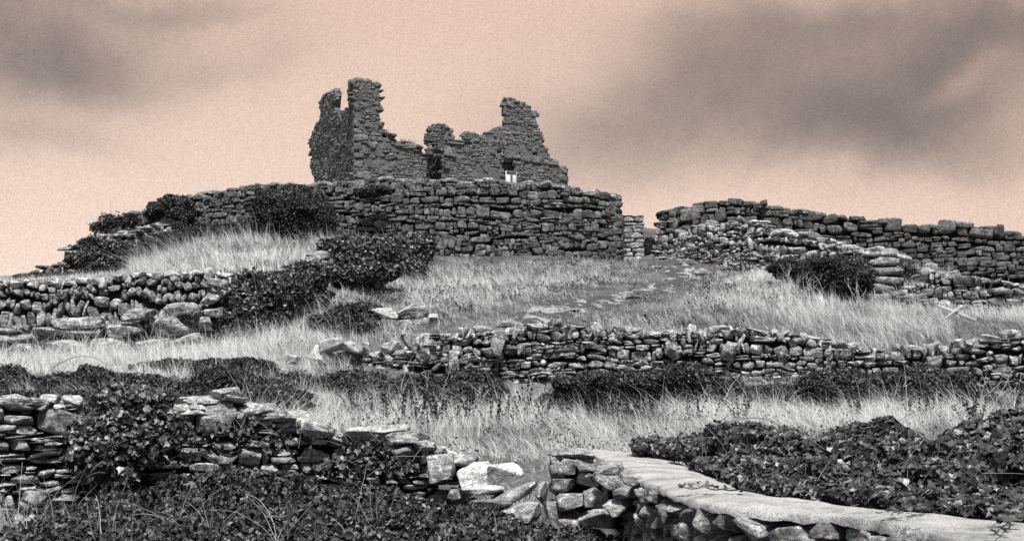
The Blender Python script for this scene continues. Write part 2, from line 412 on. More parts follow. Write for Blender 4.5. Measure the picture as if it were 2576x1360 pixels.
def coping(path, st, w, hgt, thick=0.5, upright=0.0, tint=(1.0, 1.4), s0=0, s1=None, jit=0.3, over=0.0):
    s1 = s1 or path.L; u = s0
    while u < s1:
        up = rng.random() < upright
        ww = lognorm(w * (0.5 if up else 1), .35); hh = hgt * (rng.uniform(1.3, 2.1) if up else rng.uniform(.6, 1.3))
        (x, y, b, t), tg = path.at(u + ww / 2)
        nrm = np.array([tg[1], -tg[0]])
        if nrm[1] > 0 and abs(nrm[1]) > abs(nrm[0]) * 0.2: nrm = -nrm
        Rb = np.array([[tg[0], nrm[0], 0], [tg[1], nrm[1], 0], [0, 0, 1.]])
        if np.linalg.det(Rb) < 0: Rb[:, 0] *= -1
        R = Rb @ rot_y(rng.normal() * (.25 if up else .13)) @ rot_x(rng.normal() * .1) @ rot_z(rng.normal() * .2)
        off = -thick / 2 + rng.normal() * .05
        st.add((x + nrm[0] * off, y + nrm[1] * off, t - hh * .42 + rng.normal() * hgt * jit * .4 + over), (ww / 2 * .98, thick * rng.uniform(.42, .58), hh / 2), R, rng.uniform(*tint))
        u += ww * .96

# ------------------------------------------------------------------ the ground
GP = []
def gp(X, Y, D): p = P(X, Y, D); GP.append((p[0], p[1], p[2]))
for q in [(-7, 4, -1.6), (0, 4, -1.7), (6, 4, -1.8), (-6, 8, -1.55), (0, 8, -1.6), (4.5, 8, -1.7), (-6, 12.0, -1.2), (-2, 12.5, -1.45), (1.2, 11, -1.6), (3.5, 12, -1.5), (8, 9, -1.7), (-10, 6, -1.4), (10, 4, -1.8)]: GP.append(q)
for q in [(0, 1120, 17), (600, 1120, 17), (1250, 1185, 16), (1340, 1150, 17.5), (1800, 1145, 17.5), (2500, 1150, 17.5), (2900, 1150, 17),
          (1250, 1100, 20.5), (1900, 1100, 20.5), (2576, 1095, 20.5), (800, 1060, 22), (1300, 1050, 24), (2000, 1040, 24), (2576, 1040, 24), (3000, 1040, 24),
          (0, 1000, 22), (300, 990, 22.5), (0, 960, 26), (400, 950, 26), (800, 985, 26),
          (1000, 985, 28), (1300, 1000, 28), (1700, 990, 28), (2200, 1000, 27.5), (2576, 1005, 27.5), (3000, 1005, 27.5),
          (-300, 925, 30), (0, 915, 31), (300, 905, 31), (600, 900, 30.5), (760, 925, 29.5), (0, 895, 34), (300, 888, 34), (560, 880, 34), (-300, 900, 34),
          (640, 860, 34), (700, 810, 35.5), (800, 770, 37), (900, 742, 39), (1000, 705, 42), (1100, 670, 46),
          (800, 880, 31.5), (900, 860, 31.5), (1000, 850, 31.8), (1150, 830, 32), (1300, 818, 32.5), (1450, 810, 32.5), (1700, 826, 32), (1900, 828, 31.5), (2100, 850, 31), (2300, 875, 30), (2450, 850, 30.5), (2576, 830, 31), (2900, 830, 31),
          (700, 850, 33), (850, 800, 35), (1000, 770, 36), (1200, 760, 36.5), (1450, 740, 38), (1650, 745, 38), (1900, 765, 36), (2100, 785, 34.5), (2350, 815, 33.5), (2560, 815, 33),
          (1200, 700, 41), (1500, 690, 43), (1700, 700, 42), (1850, 700, 42), (2000, 720, 39.5), (2180, 745, 37.2), (2260, 765, 36.5), (2450, 795, 35.5), (2576, 800, 35),
          (1200, 652, 47.5), (1400, 647, 48), (1550, 657, 49.5), (1640, 658, 50), (1700, 655, 46.5), (1850, 668, 45), (1800, 680, 44),
          (-200, 705, 37), (0, 715, 37), (200, 702, 37.5), (400, 694, 37.5), (560, 690, 38), (700, 682, 39), (850, 640, 42), (1000, 645, 44.5),
          (-300, 712, 43), (0, 706, 42), (100, 702, 42.5), (250, 692, 43.5), (350, 672, 44.5), (450, 640, 45.5), (650, 608, 46.5), (850, 615, 47.5), (520, 600, 49.5), (430, 600, 51), (300, 650, 51), (180, 690, 50),
          (-150, 712, 40), (40, 708, 40), (180, 700, 40), (320, 690, 40), (460, 676, 40), (600, 668, 40), (740, 656, 40.5), (460, 652, 43), (600, 640, 43), (740, 630, 44), (320, 684, 42), (-150, 712, 38.5), (180, 702, 38.7), (460, 686, 38.7), (640, 682, 39), (0, 725, 50), (0, 790, 60), (-500, 800, 60), (150, 720, 58), (-500, 730, 45), (-500, 715, 36), (-500, 930, 30),
          (400, 605, 56), (300, 630, 58), (700, 570, 56), (1000, 555, 56), (1300, 555, 56), (1640, 600, 56), (1640, 650, 52), (700, 530, 66), (1300, 520, 66), (1900, 590, 60), (1640, 590, 66), (2300, 640, 56), (2576, 670, 56),
          (1700, 590, 51), (2000, 650, 50), (2250, 700, 49), (2420, 715, 48), (2576, 728, 47), (2900, 740, 46), (2900, 810, 34), (3000, 800, 38), (2300, 690, 44), (2500, 718, 42)]:
    gp(*q)
for q in [(-30, 80, -2), (0, 90, 7), (30, 80, 6), (45, 50, 3), (-45, 50, -4), (-45, 25, -2), (45, 20, -1), (0, -10, -1.9), (-40, -5, -2.5), (40, -5, -2.5)]: GP.append(q)
GP = np.array(GP, float)
_sc = 20.0
def _U(r2): return 0.5 * r2 * np.log(np.maximum(r2, 1e-12))
_n = len(GP); _x = GP[:, :2] / _sc
_K = _U(((_x[:, None] - _x[None]) ** 2).sum(-1)) + 0.004 * np.eye(_n)
_Pm = np.hstack([np.ones((_n, 1)), _x]); _A = np.block([[_K, _Pm], [_Pm.T, np.zeros((3, 3))]])
_w = np.linalg.solve(_A, np.concatenate([GP[:, 2], np.zeros(3)]))
def height0(x, y):
    x = np.atleast_1d(np.asarray(x, float)); y = np.atleast_1d(np.asarray(y, float)); sh = x.shape
    q = np.stack([x.ravel(), y.ravel()], 1) / _sc; out = np.empty(len(q))
    for i in range(0, len(q), 20000):
        b = q[i:i + 20000]; r2 = ((b[:, None] - _x[None]) ** 2).sum(-1)
        out[i:i + 20000] = _U(r2) @ _w[:_n] + _w[_n] + b @ _w[_n + 1:]
    z = out.reshape(sh)
    d = np.maximum(np.maximum(np.abs(x) - 38, 0), np.maximum(np.maximum(-8 - y, y - 82), 0)) / 60
    f = np.clip(d, 0, 1); f = f * f * (3 - 2 * f)
    return np.clip(z, -8, 12) * (1 - f) - 6 * f
PATHL = [(1640, 668, 49), (1690, 688, 45.5), (1740, 700, 43.5), (1690, 722, 41), (1620, 745, 39), (1540, 768, 37), (1450, 790, 35), (1370, 806, 33.5), (1290, 822, 32)]
PATHW = np.array([P(*q)[:2] for q in PATHL])
def dist_path(x, y, L=PATHW):
    x = np.asarray(x, float); y = np.asarray(y, float); best = np.full(x.shape, 1e9)
    for a, b in zip(L[:-1], L[1:]):
        d = b - a; t = np.clip(((x - a[0]) * d[0] + (y - a[1]) * d[1]) / (d @ d), 0, 1)
        best = np.minimum(best, np.hypot(x - a[0] - t * d[0], y - a[1] - t * d[1]))
    return best
def height(x, y):
    x = np.asarray(x, float); y = np.asarray(y, float)
    return height0(x, y) + 0.10 * fbm(x * .35, y * .35, seed=3) + 0.05 * fbm(x * 1.7, y * 1.7, seed=4)
gx = np.concatenate([-np.geomspace(900, 42, 22), np.arange(-40, 40.01, 0.25), np.geomspace(42, 900, 22)])
gy = np.concatenate([-np.geomspace(600, 12, 16), np.arange(-10, 84, 0.25), np.geomspace(86, 1200, 22)])
XX, YY = np.meshgrid(gx, gy); ZZ = height(XX, YY)
V = np.stack([XX, YY, ZZ], -1).reshape(-1, 3); nx_ = len(gx); ny_ = len(gy)
i0 = (np.arange(ny_ - 1)[:, None] * nx_ + np.arange(nx_ - 1)[None]).ravel()
gf = np.stack([i0, i0 + 1, i0 + 1 + nx_, i0 + nx_], 1)
ground = link('ground', mesh_np('ground', V, [gf], True), M['soil']); tag(ground, kind='structure')

# track up to the gate: worn strip just above the turf
n_l = 90; tpar = np.linspace(0, len(PATHW) - 1, n_l); px = np.interp(tpar, range(len(PATHW)), PATHW[:, 0]); py = np.interp(tpar, range(len(PATHW)), PATHW[:, 1])
for _ in range(4): px[1:-1] = (px[:-2] + px[1:-1] * 2 + px[2:]) / 4; py[1:-1] = (py[:-2] + py[1:-1] * 2 + py[2:]) / 4
tx = np.gradient(px); ty = np.gradient(py); ln = np.hypot(tx, ty); tx /= ln; ty /= ln
cols = np.linspace(-1, 1, 15); V = []
for i in range(n_l):
    wd = 0.8 + 0.2 * math.sin(i * .35) + .15 * math.sin(i * 1.1)
    for c in cols: V.append((px[i] - ty[i] * c * wd, py[i] + tx[i] * c * wd, 0))
V = np.array(V); edge = np.tile(np.abs(cols), n_l)
V[:, 2] = height(V[:, 0], V[:, 1]) + 0.04 - 0.1 * edge ** 4 + 0.10 * fbm(V[:, 0] * 1.8, V[:, 1] * 2.8, seed=21)
i0 = (np.arange(n_l - 1)[:, None] * 15 + np.arange(14)[None]).ravel()
trk = link('path', mesh_np('path', V, [np.stack([i0, i0 + 1, i0 + 16, i0 + 15], 1)], True), M['track']); tag(trk, kind='structure')

# ------------------------------------------------------------------ dry stone walls
def wall(label, pts, mat, h, w, style='flat', thick=0.6, res=4, cop=None, group='dry stone walls on the slope', lays=None, path=None, core=True, drop=0.1, extra=None, **kw):
    """one dry stone wall: > stonework, gap_shade_core, coping_stone (each one cut out when few)"""
    pa = path or img_path(pts)
    root = empty('dry_stone_wall', pa.p[0][:3], label, 'stone wall', group)
    st = Stones(res)
    if lays:
        for L in lays: lay_wall(pa, st, thick=thick, **L)
    else: lay_wall(pa, st, h, w, style, thick=thick, **kw)
    if extra: extra(st, pa)
    me = st.mesh('stonework'); localise(me, pa.p[0][:3]); link('stonework', me, M[mat], root)
    if core:
        me = core_mesh(pa, 'gap_shade_core', thick=thick, drop=drop); localise(me, pa.p[0][:3]); link('gap_shade_core', me, M['core'], root)
    if cop:
        cs = Stones(res); coping(pa, cs, thick=thick, **{k: v for k, v in cop.items() if k not in ('mat', 'each')})
        cm = M[cop.get('mat', mat)]
        if cop.get('each'):
            for i in range(len(cs.c)):
                one = Stones(res); one.add((0, 0, 0), cs.h[i], cs.R[i], cs.t[i])
                o = link('coping_stone', one.mesh('coping_stone'), cm, root); o.location = [float(v) for v in np.array(cs.c[i]) - pa.p[0][:3]]
        else:
            me = cs.mesh('coping'); localise(me, pa.p[0][:3]); link('coping', me, cm, root)
    return root, pa
def single(name, label, cat, c, half, R, mat, tint=1.0, res=12, group=None, kind=None, parent=None):
    st = Stones(res); st.add((0, 0, 0), half, R, tint)
    o = link(name, st.mesh(name), M[mat], parent); o.location = [float(v) for v in c]
    return tag(o, label, cat, group, kind)
def px2m(d, D): return d * D / F
def boulder(X, Y, D, wpx, hpx, lean=0.0, dep=None, mat='stone_light', tint=1.0, label='', name='boulder', cat='boulder', group=None, parent=None, yaw=None, res=12):
    c = P(X, Y, D)
    if parent is not None: c = c - np.array(parent.location)
    w = px2m(wpx, D) / 2; h = px2m(hpx, D) / 2
    R = rot_y(-lean) @ rot_x(rng.normal() * .12) @ rot_z(rng.normal() * .15 if yaw is None else yaw)
    return single(name, label or None, cat if parent is None else None, c, (w, dep or w * .8, h), R, mat, tint, res, group, parent=parent)

# 1. the tall enclosure wall below the castle
ENC = [(300, 535, 600, 57), (350, 528, 592, 56), (400, 512, 590, 55), (480, 489, 592, 53.5), (560, 477, 600, 52), (640, 463, 605, 51), (700, 458, 610, 50.2), (790, 462, 622, 49.4),
       (900, 450, 640, 48.6), (1000, 447, 655, 48.2), (1130, 449, 660, 48), (1250, 454, 655, 48.2), (1400, 461, 652, 48.7), (1470, 474, 654, 49.3), (1520, 484, 658, 49.8), (1556, 493, 662, 50.2)]
def enc_extra(st, pa):   # stacked quoins at the gate end
    z = pa.p[-1][2]; x, y = pa.p[-1][:2]
    while z < pa.p[-1][3] - .1:
        hh = rng.uniform(.2, .34)
        st.add((x - .2 + rng.normal() * .04, y + .3, z + hh / 2), (rng.uniform(.38, .5), .42, hh / 2 * 1.02), rot_y(rng.normal() * .03) @ rot_z(rng.normal() * .1), rng.uniform(.8, 1.1)); z += hh
wall('tall dry stone enclosure wall of dark flat blocks directly below the ruined castle', ENC, 'stone_dark', .20, .38, 'flat', thick=1.0, res='b',
     cop=dict(w=.62, hgt=.2, mat='stone', jit=.5, tint=(.8, 1.25)), tint=(.6, 1.4), warp=.8, seed=1, extra=enc_extra, depth=.3, s1=None)
# 2. enclosure wall right of the gate
RW = [(1652, 530, 660, 51.5), (1690, 524, 668, 50.5), (1740, 513, 676, 50), (1800, 505, 682, 49.8), (1870, 504, 688, 49.6), (1950, 517, 700, 49.2), (2050, 532, 710, 48.6), (2150, 546, 716, 48.2), (2250, 556, 720, 47.6),
      (2340, 566, 724, 47.2), (2400, 561, 728, 47), (2480, 566, 734, 46.6), (2576, 590, 742, 46.2), (2700, 620, 756, 45.8)]
wall('long dark dry stone wall on the skyline right of the gateway', RW, 'stone_dark', .19, .42, 'flat', thick=.9, res='b',
     cop=dict(w=.5, hgt=.2, mat='stone_dark', jit=.6, tint=(.75, 1.2)), tint=(.5, 1.15), warp=.8, seed=2, depth=.3)
boulder(1921, 512, 49.0, 18, 20, .05, .15, 'stone_dark', .8, 'small square stone standing upright on top of the skyline wall', 'stone', 'stone', res=7)
# 3. gate pillar and rubble jamb
PIL = [(1566, 545, 664, 49.4), (1619, 543, 668, 49.2)]
def pier_extra(st, pa):
    x0, y0, z, top = pa.p[0]; x1 = pa.p[-1][0]; z -= .1
    while z < top - .05:
        hh = min(rng.uniform(.13, .26), top - z); f = rng.uniform(.35, .65) if rng.random() < .7 else 1.0
        for a, b in ([(0, f), (f, 1)] if f < 1 else [(0, 1)]):
            st.add(((x0 + (x1 - x0) * (a + b) / 2), y0 - .02 + rng.normal() * .01, z + hh / 2), ((x1 - x0) * (b - a) / 2 * .99, .42, hh / 2 * .99), rot_y(rng.normal() * .015) @ rot_z(rng.normal() * .03), rng.uniform(.9, 1.5))
        z += hh
wall('square mortared stone gate pillar with a flat top beside the tall wall', [(X, a, b, 48.9) for X, a, b, _ in PIL], 'stone', 5, .3, 'flat', thick=.7, res='b', seed=3, drop=.06, group=None, extra=pier_extra)
JAM = [(1650, 556, 662, 49.2), (1690, 548, 664, 48.8)]
wall('rough rubble pillar on the right side of the gateway', JAM, 'stone', .22, .34, 'mixed', thick=.8, res=7, tint=(.6, 1.3), seed=4, group=None)
BACKG = [(1596, 606, 650, 54), (1640, 600, 652, 54), (1672, 585, 655, 54)]
wall('low dark rubble wall seen through the gateway', BACKG, 'stone_dark', .22, .4, 'flat', thick=.6, res=4, tint=(.5, .9), seed=5)
# 4. sloping paler wall in front of the right wall
SL = [(1698, 592, 656, 47), (1740, 574, 664, 46.2), (1800, 562, 676, 45), (1870, 556, 690, 44), (1930, 566, 700, 43), (1990, 584, 712, 42), (2060, 602, 724, 41), (2140, 620, 738, 40), (2200, 632, 752, 39), (2252, 640, 762, 38)]
def sl_extra(st, pa):
    z = pa.p[-1][2] - .1; x, y = pa.p[-1][:2]
    while z < pa.p[-1][3] - .05:
        hh = rng.uniform(.16, .3)
        st.add((x - .35 + rng.normal() * .1, y - .02, z + hh / 2), (rng.uniform(.4, .6), .3, hh / 2 * 1.02), rot_y(rng.normal() * .06), rng.uniform(.8, 1.2)); z += hh
wall('sloping wall of small pale rounded stones running down from the gateway', SL, 'stone', .17, .30, 'mixed', thick=.6, res=4,
     cop=dict(w=.24, hgt=.17, mat='stone_light', upright=.4, jit=1.4, tint=(.55, 1.05)), tint=(.8, 1.9), warp=.8, seed=6, extra=sl_extra)
# 5. lower right wall with the broken front
LR = [(2236, 726, 770, 37), (2268, 720, 778, 36.8), (2300, 716, 786, 36.6), (2318, 690, 790, 36.6), (2350, 680, 796, 36.5), (2420, 690, 806, 36.3), (2500, 704, 812, 36), (2580, 716, 818, 35.6), (2700, 735, 825, 35)]
wall('low collapsing dry stone wall at the right edge behind the crossed planks', LR, 'stone', .18, .36, 'mixed', thick=.6, res=7,
     cop=dict(w=.28, hgt=.15, mat='stone', jit=.8, upright=.2, tint=(1, 1.5)), tint=(.65, 1.4), warp=.9, seed=7)
boulder(2334, 676, 37.6, 44, 34, .03, .3, 'stone', 1.0, 'large squared block perched at the end of the low right wall', 'boulder', 'boulder')
# 6. far left walls on the skyline
FL1 = [(172, 628, 700, 45), (200, 612, 697, 45.4), (260, 592, 690, 46), (330, 578, 682, 47), (385, 566, 672, 48), (432, 562, 660, 49)]
wall('stepped piece of pale dry stone wall on the left skyline with ivy on its face', FL1, 'stone', .2, .38, 'flat', thick=.7, res=7,
     cop=dict(w=.32, hgt=.16, mat='stone', upright=.2, jit=.8, tint=(.9, 1.4)), tint=(.7, 1.5), warp=.8, seed=8)
FL2 = [(-150, 700, 740, 43), (0, 693, 735, 44), (60, 690, 728, 44.6), (84, 681, 722, 45), (120, 676, 716, 45.3), (140, 664, 712, 45.6), (176, 656, 708, 46)]
wall('low dark dry stone wall stepping down the hill at the far left skyline', FL2, 'stone_dark', .17, .42, 'flat', thick=.6, res=4, 
     cop=dict(w=.5, hgt=.16, mat='stone_dark', jit=.5), tint=(.7, 1.3), warp=.6, seed=9)
# 7. left field wall: upright stones over big slabs
LM = [(-90, 702, 905, 33.6), (0, 703, 900, 33.6), (60, 706, 898, 33.7), (120, 702, 894, 33.8), (200, 704, 892, 33.9), (260, 697, 890, 34), (330, 688, 888, 34), (400, 683, 886, 34), (500, 681, 884, 34), (560, 684, 882, 34.2), (585, 700, 880, 34.4)]
lmroot, lmp = wall('dry stone field wall of leaning upright stones laid over huge flat slabs', LM, 'stone', 0, 0, thick=.6, res=7,
     lays=[dict(h=.36, w=.17, style='upright', zlo=.75, tint=(.6, 1.35), warp=.7, seed=10, depth=.3),
           dict(h=.22, w=.55, style='flat', zhi=.80, tint=(.7, 1.2), warp=.4, seed=11, depth=.22)],
     cop=dict(w=.28, hgt=.17, mat='stone_light', upright=.25, jit=.6))
for (x0, x1, y0, y1, ln_) in [(305, 395, 776, 806, .14), (415, 500, 758, 792, .22), (380, 480, 796, 844, -.03), (270, 358, 811, 848, .12), (135, 262, 799, 824, .02), (80, 256, 824, 846, -.02), (-40, 82, 839, 864, .03), (30, 86, 864, 892, 0), (430, 515, 842, 866, .05),
                              (-40, 58, 824, 840, 0), (465, 512, 865, 884, 0), (505, 537, 799, 830, 0), (85, 226, 854, 884, 0), (226, 330, 850, 880, .02), (340, 430, 850, 878, 0), (500, 560, 735, 765, .3), (520, 575, 700, 724, -.2), (515, 560, 775, 798, .1)]:
    boulder((x0 + x1) / 2, (y0 + y1) / 2, 33.72, x1 - x0, (y1 - y0) * 1.05, ln_, .24, 'stone', 1.1, name='slab', parent=lmroot)

# 8. hidden wall under the ivy going up to the enclosure
IV = [(585, 690, 880, 34.4), (700, 684, 815, 36), (800, 650, 775, 38), (870, 618, 752, 40), (960, 612, 722, 42), (1040, 605, 695, 44), (1095, 600, 676, 46)]
wall('field wall smothered in ivy climbing to the tall enclosure wall', IV, 'stone', .22, .34, 'mixed', thick=.6, res=4, tint=(.5, 1.1), seed=12,
     cop=dict(w=.3, hgt=.18, upright=.3))
# 9. middle wall across the field
MW = [(783, 905, 930, 30), (820, 882, 936, 30), (850, 868, 940, 30), (900, 880, 948, 29.8), (960, 890, 958, 29.6), (1010, 880, 966, 29.4), (1040, 862, 972, 29.3), (1060, 842, 976, 29.2), (1120, 836, 982, 29.1), (1180, 822, 988, 29),
      (1250, 830, 996, 28.9), (1320, 822, 1004, 28.8), (1370, 808, 1006, 28.8), (1400, 812, 1006, 28.9), (1500, 822, 1000, 29), (1600, 828, 998, 29), (1700, 830, 996, 28.8), (1800, 824, 994, 28.7), (1870, 828, 994, 28.6), (1960, 830, 996, 28.4),
      (2050, 846, 1000, 28.2), (2120, 862, 1004, 28), (2200, 878, 1006, 27.9), (2280, 876, 1008, 27.8), (2360, 866, 1010, 27.7), (2440, 852, 1012, 27.5), (2500, 842, 1014, 27.4), (2576, 832, 1016, 27.3), (2700, 828, 1020, 27.2)]
mwroot, mwp = wall('long mid field dry stone wall with upright coping stones crossing the whole slope', MW, 'stone', 0, 0, thick=.5, res=7,
     lays=[dict(h=.14, w=.26, style='mixed', tint=(.6, 1.5), warp=.9, seed=13, depth=.3, rough_top=.1)], cop=dict(w=.27, hgt=.19, mat='stone_light', upright=.55, jit=.7, tint=(.6, 1.2)), drop=.25)
for (X, Y, w_, h_, ln_) in [(1140, 912, 26, 60, 0), (1253, 862, 34, 70, -.3), (1835, 885, 34, 52, -.3), (1965, 895, 24, 46, .1), (1690, 880, 26, 50, .1), (2505, 905, 30, 90, .1), (1800, 880, 0, 0, 0), (1030, 858, 30, 56, .6), (1083, 868, 38, 34, 0), (1065, 895, 40, 34, .1)]:
    if w_: boulder(X, Y, 28.6, w_, h_, ln_, .22, 'stone', 1.15, name='upright_stone', parent=mwroot)
# tumbled end of the middle wall
k = 0
for (X, Y, w_, h_, ln_, lb) in [(838, 868, 70, 36, .1, 'broad pale boulder topping the tumbled left end of the mid field wall'), (805, 893, 50, 46, -.5, 'leaning pale block at the tumbled left end of the mid field wall'),
                           (885, 872, 62, 24, -.4, 'flat pale boulder sliding off the tumbled wall end'), (783, 903, 26, 20, 0, 'small squared stone, leftmost of the tumbled wall end'), (985, 875, 54, 30, .2, 'wedge shaped stone on the low part of the mid field wall'), (920, 872, 18, 24, 0, 'small upright stone beside the flat sliding boulder')]:
    boulder(X, Y, 29.7, w_, h_, ln_, None, 'stone_light', 1.0, lb, group='tumbled stones at the wall end')
# 10. low rubble line left of it
RB = [(250, 930, 965, 28.6), (320, 922, 960, 28.6), (400, 925, 955, 28.6), (500, 915, 955, 28.4), (620, 922, 952, 28.2), (720, 930, 955, 28)]
wall('ruined low line of half buried stones in the brambles', RB, 'stone', .18, .4, 'flat', thick=.5, res=7, tint=(.7, 1.2), seed=14, cop=dict(w=.5, hgt=.16, mat='stone_light', jit=.5), core=True)
for (X, Y, w_, h_, ln_, lb) in [(385, 935, 70, 26, .6, 'slanting flat slab poking from the brambles at the left'), (450, 918, 80, 26, .1, 'broad flat slab poking from the brambles'), (735, 905, 40, 26, -.2, 'pale wedge stone on the grass beside the tumbled wall'), (300, 928, 70, 16, 0, 'thin flat slab lying in grass at left')]:
    boulder(X, Y, 28.2, w_, h_, ln_, None, 'stone_light', .9, lb, group='slabs poking out of the brambles')
# 11. rock outcrop in the upper field
for (X, Y, w_, h_, ln_, D, mt, lb) in [(968, 786, 76, 26, -.1, 33.0, 'stone_light', 'left pale slab on top of the small outcrop in the grass'), (1036, 779, 80, 24, .08, 32.9, 'stone_light', 'right pale slab on top of the small outcrop in the grass'), (1035, 822, 96, 50, 0, 32.8, 'stone', 'cracked block under the pale slabs of the outcrop'),
                                       (1092, 798, 28, 18, 0, 32.8, 'stone_light', 'small square stone at the right end of the outcrop'), (985, 815, 70, 44, 0, 33.0, 'stone_dark', 'dark block in the shadow under the outcrop slabs'), (1048, 795, 36, 26, 0, 32.6, 'stone', 'rounded stone between slab and cracked block of the outcrop')]:
    boulder(X, Y, D, w_, h_, ln_, None, mt, 1.0, lb, group='stones of the outcrop in the upper field')
for i, (X, Y, D, w_, h_) in enumerate([(1640, 672, 47.5, 40, 5), (1668, 680, 46.5, 50, 6), (1650, 694, 44.6, 34, 6), (1770, 702, 43.2, 70, 7), 
                                       (1600, 762, 37.6, 70, 8), (1560, 776, 36.4, 60, 8), (1440, 802, 34, 50, 8), ]):
    x = P(X, Y, D)[0]; z = float(height(x, D))
    R = rot_z(rng.normal() * .5) @ rot_x(rng.normal() * .05 + .05) @ rot_y(rng.normal() * .08)
    single('path_slab', 'pale flat bedrock slab showing through the worn track to the gate', 'rock slab', (x, D, z + .03), (px2m(w_, D) / 2 * rng.uniform(.6, 1), rng.uniform(.15, .35), .05), R, 'stone', 1.0, 7, 'flat rock slabs in the track')

# ------------------------------------------------------------------ the castle
class Plane:
    """vertical wall plane through A and B (world x, y); (X, Y) frame positions land on it"""
    def __init__(s, A, B): s.A = np.array(A, float); d = np.array(B, float) - s.A; s.len = np.hypot(*d); s.t = d / s.len; s.n = np.array([s.t[1], -s.t[0]])
    def uv(s, X, Y):
        d = dirn(X, Y); M2 = np.array([[d[0], -s.t[0]], [d[1], -s.t[1]]]); k, u = np.linalg.solve(M2, s.A); return u, k * d[2]
    def pt(s, u, z, off=0.0): q = s.A + s.t * u + s.n * off; return np.array([q[0], q[1], z])
def inpoly(x, y, poly):
    x = np.asarray(x); y = np.asarray(y); r = np.zeros(x.shape, bool); n = len(poly); j = n - 1
    for i in range(n):
        xi, yi = poly[i]; xj, yj = poly[j]
        c = ((yi > y) != (yj > y)) & (x < (xj - xi) * (y - yi) / (yj - yi + 1e-12) + xi); r ^= c; j = i
    return r
def slab_mesh(name, pl, mask_fn, u0, u1, z0, z1, cell, offs):
    """thick slab of small cells where mask_fn says there is masonry"""
    nu = int((u1 - u0) / cell); nz = int((z1 - z0) / cell)
    uc = u0 + (np.arange(nu) + .5) * cell; zc = z0 + (np.arange(nz) + .5) * cell
    UU, ZZ = np.meshgrid(uc, zc, indexing='ij'); mk = mask_fn(UU, ZZ)
    ju = rng.normal(size=(nu + 1, nz + 1)) * cell * .22; jz = rng.normal(size=(nu + 1, nz + 1)) * cell * .22
    V = []
    for o in offs:
        jo = rng.normal(size=(nu + 1, nz + 1)) * .02
        for i in range(nu + 1):
            for j in range(nz + 1): V.append(pl.pt(u0 + i * cell + ju[i, j], z0 + j * cell + jz[i, j], o + jo[i, j]))
    N = (nu + 1) * (nz + 1); vid = lambda i, j, k: k * N + i * (nz + 1) + j; Fs = []
    for i in range(nu):
        for j in range(nz):
            if not mk[i, j]: continue
            Fs.append((vid(i, j, 0), vid(i + 1, j, 0), vid(i + 1, j + 1, 0), vid(i, j + 1, 0)))
            Fs.append((vid(i, j, 1), vid(i, j + 1, 1), vid(i + 1, j + 1, 1), vid(i + 1, j, 1)))
            for di, dj, a, b in ((-1, 0, (i, j), (i, j + 1)), (1, 0, (i + 1, j + 1), (i + 1, j)), (0, -1, (i + 1, j), (i, j)), (0, 1, (i, j + 1), (i + 1, j + 1))):
                ii, jj = i + di, j + dj
                if not (0 <= ii < nu and 0 <= jj < nz and mk[ii, jj]):
                    Fs.append((vid(*a, 0), vid(*b, 0), vid(*b, 1), vid(*a, 1)))
    V = np.array(V)
    return mesh_np(name, V, [np.array(Fs)], False, {'sc': V.copy() * 1.0, 'tint': np.ones(len(V))})
castle = empty('ruined_castle', (-2, 66, 7), 'dark roofless ruined stone castle with a tall broken corner tower on top of the hill', 'castle')
CL = np.array(castle.location)
